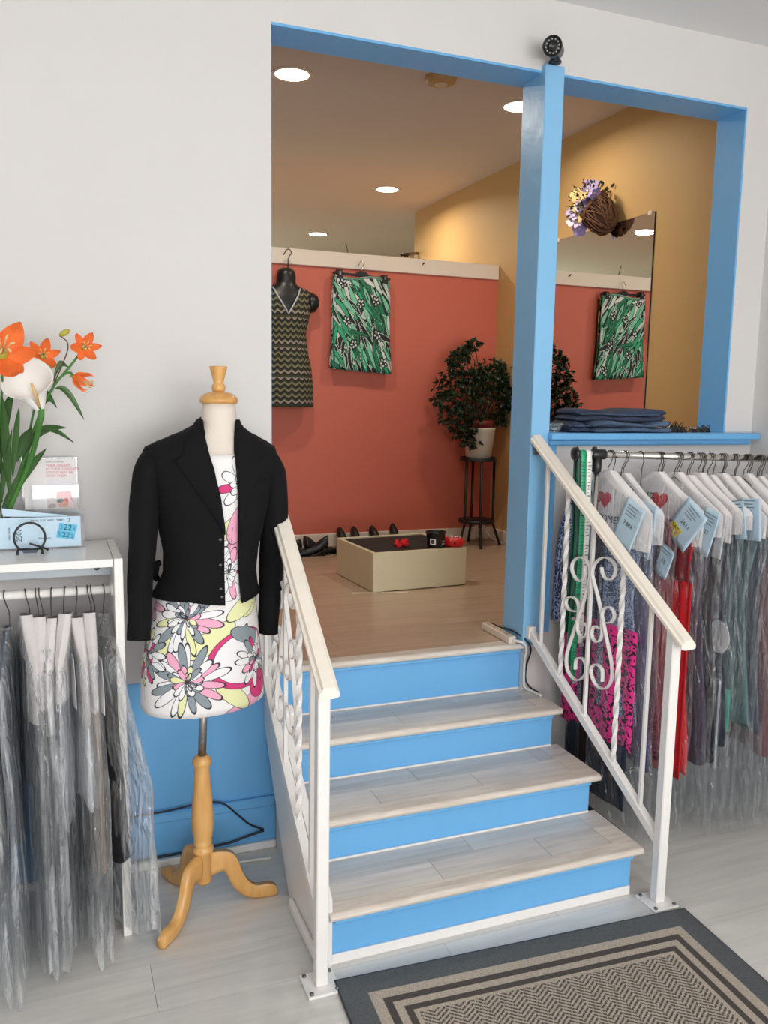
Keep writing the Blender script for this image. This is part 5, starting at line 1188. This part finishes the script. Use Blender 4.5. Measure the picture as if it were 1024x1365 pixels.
m = MB(); m.text('25071', .020, lambda a, b, d: TF(-.103-b, .050+a, d)); m.text('2', .016, lambda a, b, d: TF(.034+a, .085+b, d)); m.text('MON  TUE  WED  THU', .0085, lambda a, b, d: TF(-.028+a, .086+b, d)); m.text('SHIRTS', .006, lambda a, b, d: TF(.012+a, .086+b, d)); m.text('claim check', .008, lambda a, b, d: TF(-.13-b, .05+a, d)); m.text('thank you', .009, lambda a, b, d: TF(-.035+a, .034+b, d))
m.build('ticket_print', M['grey_print'], tk)
def ROT(a, b, ox, oz, an, d): return TF(ox+a*math.cos(an)-b*math.sin(an), oz+a*math.sin(an)+b*math.cos(an), d)
cst = MB(); cst.prism([(-.025, -.010), (.025, -.010), (.025, .012), (-.025, .012)], lambda a, b, d: ROT(a, b, .030, .062, -.17, d), .0004, .0012); cst.prism([(-.025, -.012), (.025, -.012), (.025, .010), (-.025, .010)], lambda a, b, d: ROT(a, b, .024, .042, -.17, d), .0004, .0012)
so_ = cst.build('sticker', M['sticker_cyan'], tk)
m = MB(); m.text('22', .024, lambda a, b, d: ROT(a, b, .030, .063, -.17, .0013+d)); m.text('22', .022, lambda a, b, d: ROT(a, b, .024, .041, -.17, .0013+d))
for ox, oz in ((.048, .060), (.013, .066), (.041, .037), (.007, .045)): m.text('SAT', .0085, lambda a, b, d, ox=ox, oz=oz: ROT(-b, a, ox, oz, -.17, .0013+d))
m.build('sticker_print', M['grey_print'], so_)
hz = ZT_+.1015
hd = thing('brochure_holder', 'clear acrylic brochure holder standing on the acrylic box', 'brochure holder', (-.015, 2.73, hz))
m = MB(); m.box(-.094, .064, 2.742, 2.745, hz, hz+.162); m.box(-.066, .066, 2.700, 2.7025, hz+.004, hz+.082); m.box(.0635, .066, 2.7025, 2.742, hz+.004, hz+.082); m.box(-.066, -.0635, 2.7025, 2.742, hz+.004, hz+.082); m.box(-.094, .066, 2.7025, 2.745, hz, hz+.004)
m.build('holder_wall', M['acrylic'], hd)
br = thing('brochure', 'white charity brochure with pink lettering in the acrylic holder', 'brochure', (-.015, 2.735, hz))
MB().rbox(-.088, .060, 2.7355, 2.7385, hz+.005, hz+.158, .0004).build('brochure_sheet', M['paper'], br)
BF = lambda a, b, d: (a, 2.7350-d, hz+b)
MB().grid(lambda u, v: BF(-.030+.090*u, .006+.090*v, 0), 1, 1, smooth=False).build('cover_picture', M['card'], br)
m = MB()
for k, tx in enumerate(('THEIR DREAMS', 'IN THEIR CHILDREN', 'COULD NOT BE', 'WITH THEM')): m.text(tx, .0105, lambda a, b, d, k=k: BF(-.026+a, .138-.0105*k+b, d), align='LEFT')
m.build('cover_title', M['pink_print'], br)
m = MB(); m.text('DREAMS DO COME TRUE', .0045, lambda a, b, d: BF(-.026+a, .149+b, d), align='LEFT'); m.build('cover_heading', M['grey_print'], br)
es = thing('ring_easel', 'small black wire ring easel in front of the blue tickets', 'easel', (-.072, 2.555, ZT_))
rc_ = (-.0735, ZT_+.048); rr_ = .041
MB().tube([(rc_[0]+rr_*math.cos(a), 2.572+.010*math.sin(a), rc_[1]+rr_*math.sin(a)) for a in [R(-52+284*k/40) for k in range(41)]], .0032, 8).build('ring', M['black_plastic'], es)
MB().tube([(rc_[0]-rr_*.61, 2.566, ZT_+.016), (rc_[0]+rr_*.61, 2.566, ZT_+.016)], .003, 8).build('lip_bar', M['black_plastic'], es)
for s in (-1, 1): MB().tube([(rc_[0]+s*rr_*.72, 2.566, ZT_+.018), (rc_[0]+s*rr_*.78, 2.552, ZT_+.014), (rc_[0]+s*rr_*.80, 2.548, ZT_+.0035)], [.003, .0032, .004], 8).build('front_foot', M['black_plastic'], es)
MB().tube([(rc_[0], 2.575, ZT_+.030), (rc_[0]+.044, 2.615, ZT_+.006), (rc_[0]+.046, 2.617, ZT_+.003)], [.003, .003, .004], 8).build('back_foot', M['black_plastic'], es)
MB().prism([(-.024, .0155), (.024, .0155), (.017, .004), (-.017, .004)], lambda a, b, d: (rc_[0]+a, d, ZT_+b), 2.567, 2.5685).build('base_plate', M['slate'], es)

VX, VY = -.163, 2.715
def adj(p):
    p = Vector(p); t = max(0, min(1, (1.62-p.z)/.42)); dy = .14*t; return Vector((p.x*(1+dy/2.6), p.y+dy if p.y < 2.66 else p.y, p.z))
vs_ = thing('glass_vase', 'tall clear glass vase of lilies at the left of the unit', 'vase', (VX, VY, ZT_))
MB().lathe([(0, .004), (.034, .002), (.036, .006), (.038, .10), (.046, .20), (.055, .278), (.053, .279), (.044, .20), (.036, .10), (.034, .014), (0, .012)], (VX, VY, ZT_), 36, caps=False).build('vase_wall', M['glass'], vs_)

def petal_(b, c, d, side, l, w_, curl=.5, cup=.25):
    """one petal growing from c along d, side is its width direction"""
    d = Vector(d).normalized(); sd_ = Vector(side); sd_ = (sd_-d*sd_.dot(d)).normalized(); up = sd_.cross(d)
    def fn(u, v):
        ww = w_*(max(0, math.sin(math.pi*min(1, .10+.90*v)**.85)))**.9*(1-.25*v); s = 2*u-1
        ang = curl*v*v; return c+d*(l*v*math.cos(ang*.6))-up*(l*v*math.sin(ang)*.7)+sd_*(ww*s)+up*(cup*ww*s*s+.002*math.sin(9*v)*abs(s))
    b.grid(fn, 6, 9)
def lily(c, face, size, label, stem, roll=0, opening=.9, leaves=(), budat=None, wide=.24):
    stem = [adj(p) for p in stem]; c = Vector(c); f = Vector(face).normalized(); a1 = f.orthogonal().normalized(); a2 = f.cross(a1)
    g = thing('lily_stem', label, 'flower', stem[-1], 'orange lilies in the glass vase')
    for k in range(6):
        an = roll+k*math.pi/3; o = a1*math.cos(an)+a2*math.sin(an); d = o*opening+f*(.62 if k % 2 else .5)*(1.25-opening*.5); sd_ = f.cross(o)
        b = MB(); petal_(b, c-f*size*.18+o*size*.03, d, sd_, size*(.60 if k % 2 else .56), size*wide*(.62 if k % 2 else .52), .55, .3); b.build('petal', M['lily'], g)
    st_ = MB(); q = random.Random(int(c.x*1000)+5)
    for k in range(6):
        an = k*1.05+.4; o = a1*math.cos(an)+a2*math.sin(an); e = c+f*size*.36+o*size*.10
        st_.tube([c-f*size*.14, c+f*size*.12+o*size*.03, e], size*.008+.0004, 5); st_.tube([e-o*size*.03, e+o*size*.04], size*.016, 6)
    st_.build('stamens', M['pollen'], g)
    MB().tube(spline([c-f*size*.17]+[Vector(p) for p in stem], 5), [.0034]*(len(stem)*5+1), 8).build('stem', M['stem'], g)
    MB().lathe([(.002, -.03*size*10*.4), (.010*size*10*.6, .0), (.012*size*10*.7, .02*size*10*.4)], c-f*size*.19, 10, axis=f).build('flower_base', M['bud'], g)
    for base, tip, w_ in leaves: leaf_(g, base, tip, w_)
    if budat:
        p, ax_ = Vector(budat[0]), Vector(budat[1]).normalized()
        MB().lathe([(.001, -.015), (.006, -.010), (.0085, 0), (.007, .011), (.001, .019)], p, 12, axis=ax_).build('bud', M['bud'], g)
        MB().tube(spline([p-ax_*.014, (p+Vector(stem[0]))*.5, stem[1] if len(stem) > 2 else stem[0]], 5), .0018, 6).build('bud_stalk', M['twig'], g)
    return g
def leaf_(g, base, tip, w_, arch=.03, mt='leaf'):
    base, tip = adj(base), adj(tip); d = tip-base; sd_ = d.cross(Vector((.3, -1, .2))).normalized(); up = Vector((0, 0, 1))
    MB().grid(lambda u, v: base+d*v+up*(arch*math.sin(math.pi*v**.8)*1.3)+sd_*((2*u-1)*w_*math.sin(math.pi*min(1, .06+.94*v))**.8)+Vector((0, -1, 0))*(w_*.3*(2*u-1)**2), 4, 12).build('leaf', M[mt], g)
B_ = (VX+.01, VY, ZT_+.03)
lily((.090, 2.53, 1.726), (.10, -1, .05), .098, 'open orange lily highest and rightmost in the vase', [(.055, 2.555, 1.68), (-.005, 2.57, 1.60), (-.06, 2.575, 1.47), (-.115, 2.578, 1.28), B_], roll=.35, leaves=[((.000, 2.56, 1.60), (.082, 2.53, 1.522), .009), ((-.03, 2.57, 1.545), (.012, 2.55, 1.555), .016)], budat=((.036, 2.55, 1.763), (.75, 0, .45)))
lily((.074, 2.55, 1.636), (.85, -.35, -.35), .095, 'orange lily drooping sideways below the highest one', [(.045, 2.565, 1.655), (.01, 2.57, 1.625), (-.04, 2.58, 1.52), (-.10, 2.585, 1.32), (VX+.005, VY+.008, ZT_+.03)], roll=.1, opening=.55, leaves=[((.005, 2.565, 1.63), (.055, 2.56, 1.655), .009)])
lily((-.0205, 2.60, 1.7025), (.05, -1, .12), .108, 'orange lily in the middle between the large and highest ones', [(-.03, 2.64, 1.64), (-.05, 2.64, 1.55), (-.09, 2.585, 1.38), (VX-.004, VY+.006, ZT_+.03)], roll=.5, leaves=[((-.07, 2.57, 1.46), (.055, 2.53, 1.455), .008), ((-.085, 2.57, 1.41), (.035, 2.54, 1.50), .012)], budat=((-.005, 2.545, 1.655), (-.1, 0, 1)))
lily((-.1165, 2.415, 1.7015), (.12, -1, .25), .185, 'large orange lily at the left edge above the calla', [(-.125, 2.52, 1.62), (-.14, 2.56, 1.48), (-.15, 2.575, 1.3), (VX-.006, VY-.004, ZT_+.03)], roll=.2, wide=.30, leaves=[((-.14, 2.56, 1.40), (-.10, 2.52, 1.60), .014)])
ca = thing('calla_stem', 'white calla lily with pale spadix below the large orange lily', 'flower', B_)
c0 = Vector((-.030, 2.515, 1.548)); tipv = Vector((-.095, 2.50, 1.70))-c0
def spathe(u, v):
    a = (u-.5)*2*math.pi*.93; rad = .006+.042*v**.7*(1+.15*v); ax_ = Vector((-.36, -.10, .93)).normalized(); s1 = Vector((.93, 0, .36)); s2 = ax_.cross(s1)
    back = math.cos(a); hgt = .100*v+.052*v*v*(back); flare_ = 1+.25*v*v*(1-back)
    return c0+ax_*hgt+(s2*(rad*back*.8)+s1*(rad*math.sin(a)*flare_))
MB().grid(spathe, 28, 14).build('spathe', M['calla'], ca, solid=.0015)
MB().tube([c0+Vector((-.002, -.004, .012)), c0+Vector((-.014, -.012, .05)), c0+Vector((-.022, -.018, .075))], [.005, .0055, .003], 10).build('spadix', M['pollen'], ca)
MB().tube(spline([c0+Vector((0, 0, .006)), c0+Vector((-.004, .004, -.03)), adj((-.065, 2.56, 1.40)), adj((-.125, 2.572, 1.25)), (VX+.012, VY-.004, ZT_+.03)], 5), [.009]*5+[.0075]*16, 10).build('stem', M['stem'], ca)
for b_, t_, w_ in (((-.12, 2.56, 1.30), (-.125, 2.50, 1.59), .012), ((-.13, 2.56, 1.34), (-.185, 2.52, 1.56), .012), ((-.10, 2.56, 1.40), (-.055, 2.55, 1.50), .015), ((-.14, 2.57, 1.26), (-.02, 2.56, 1.44), .014), ((-.14, 2.56, 1.28), (-.20, 2.54, 1.48), .011), ((-.11, 2.55, 1.36), (-.085, 2.52, 1.56), .009), ((-.15, 2.555, 1.24), (-.105, 2.53, 1.50), .008)): leaf_(ca, b_, t_, w_, .01)
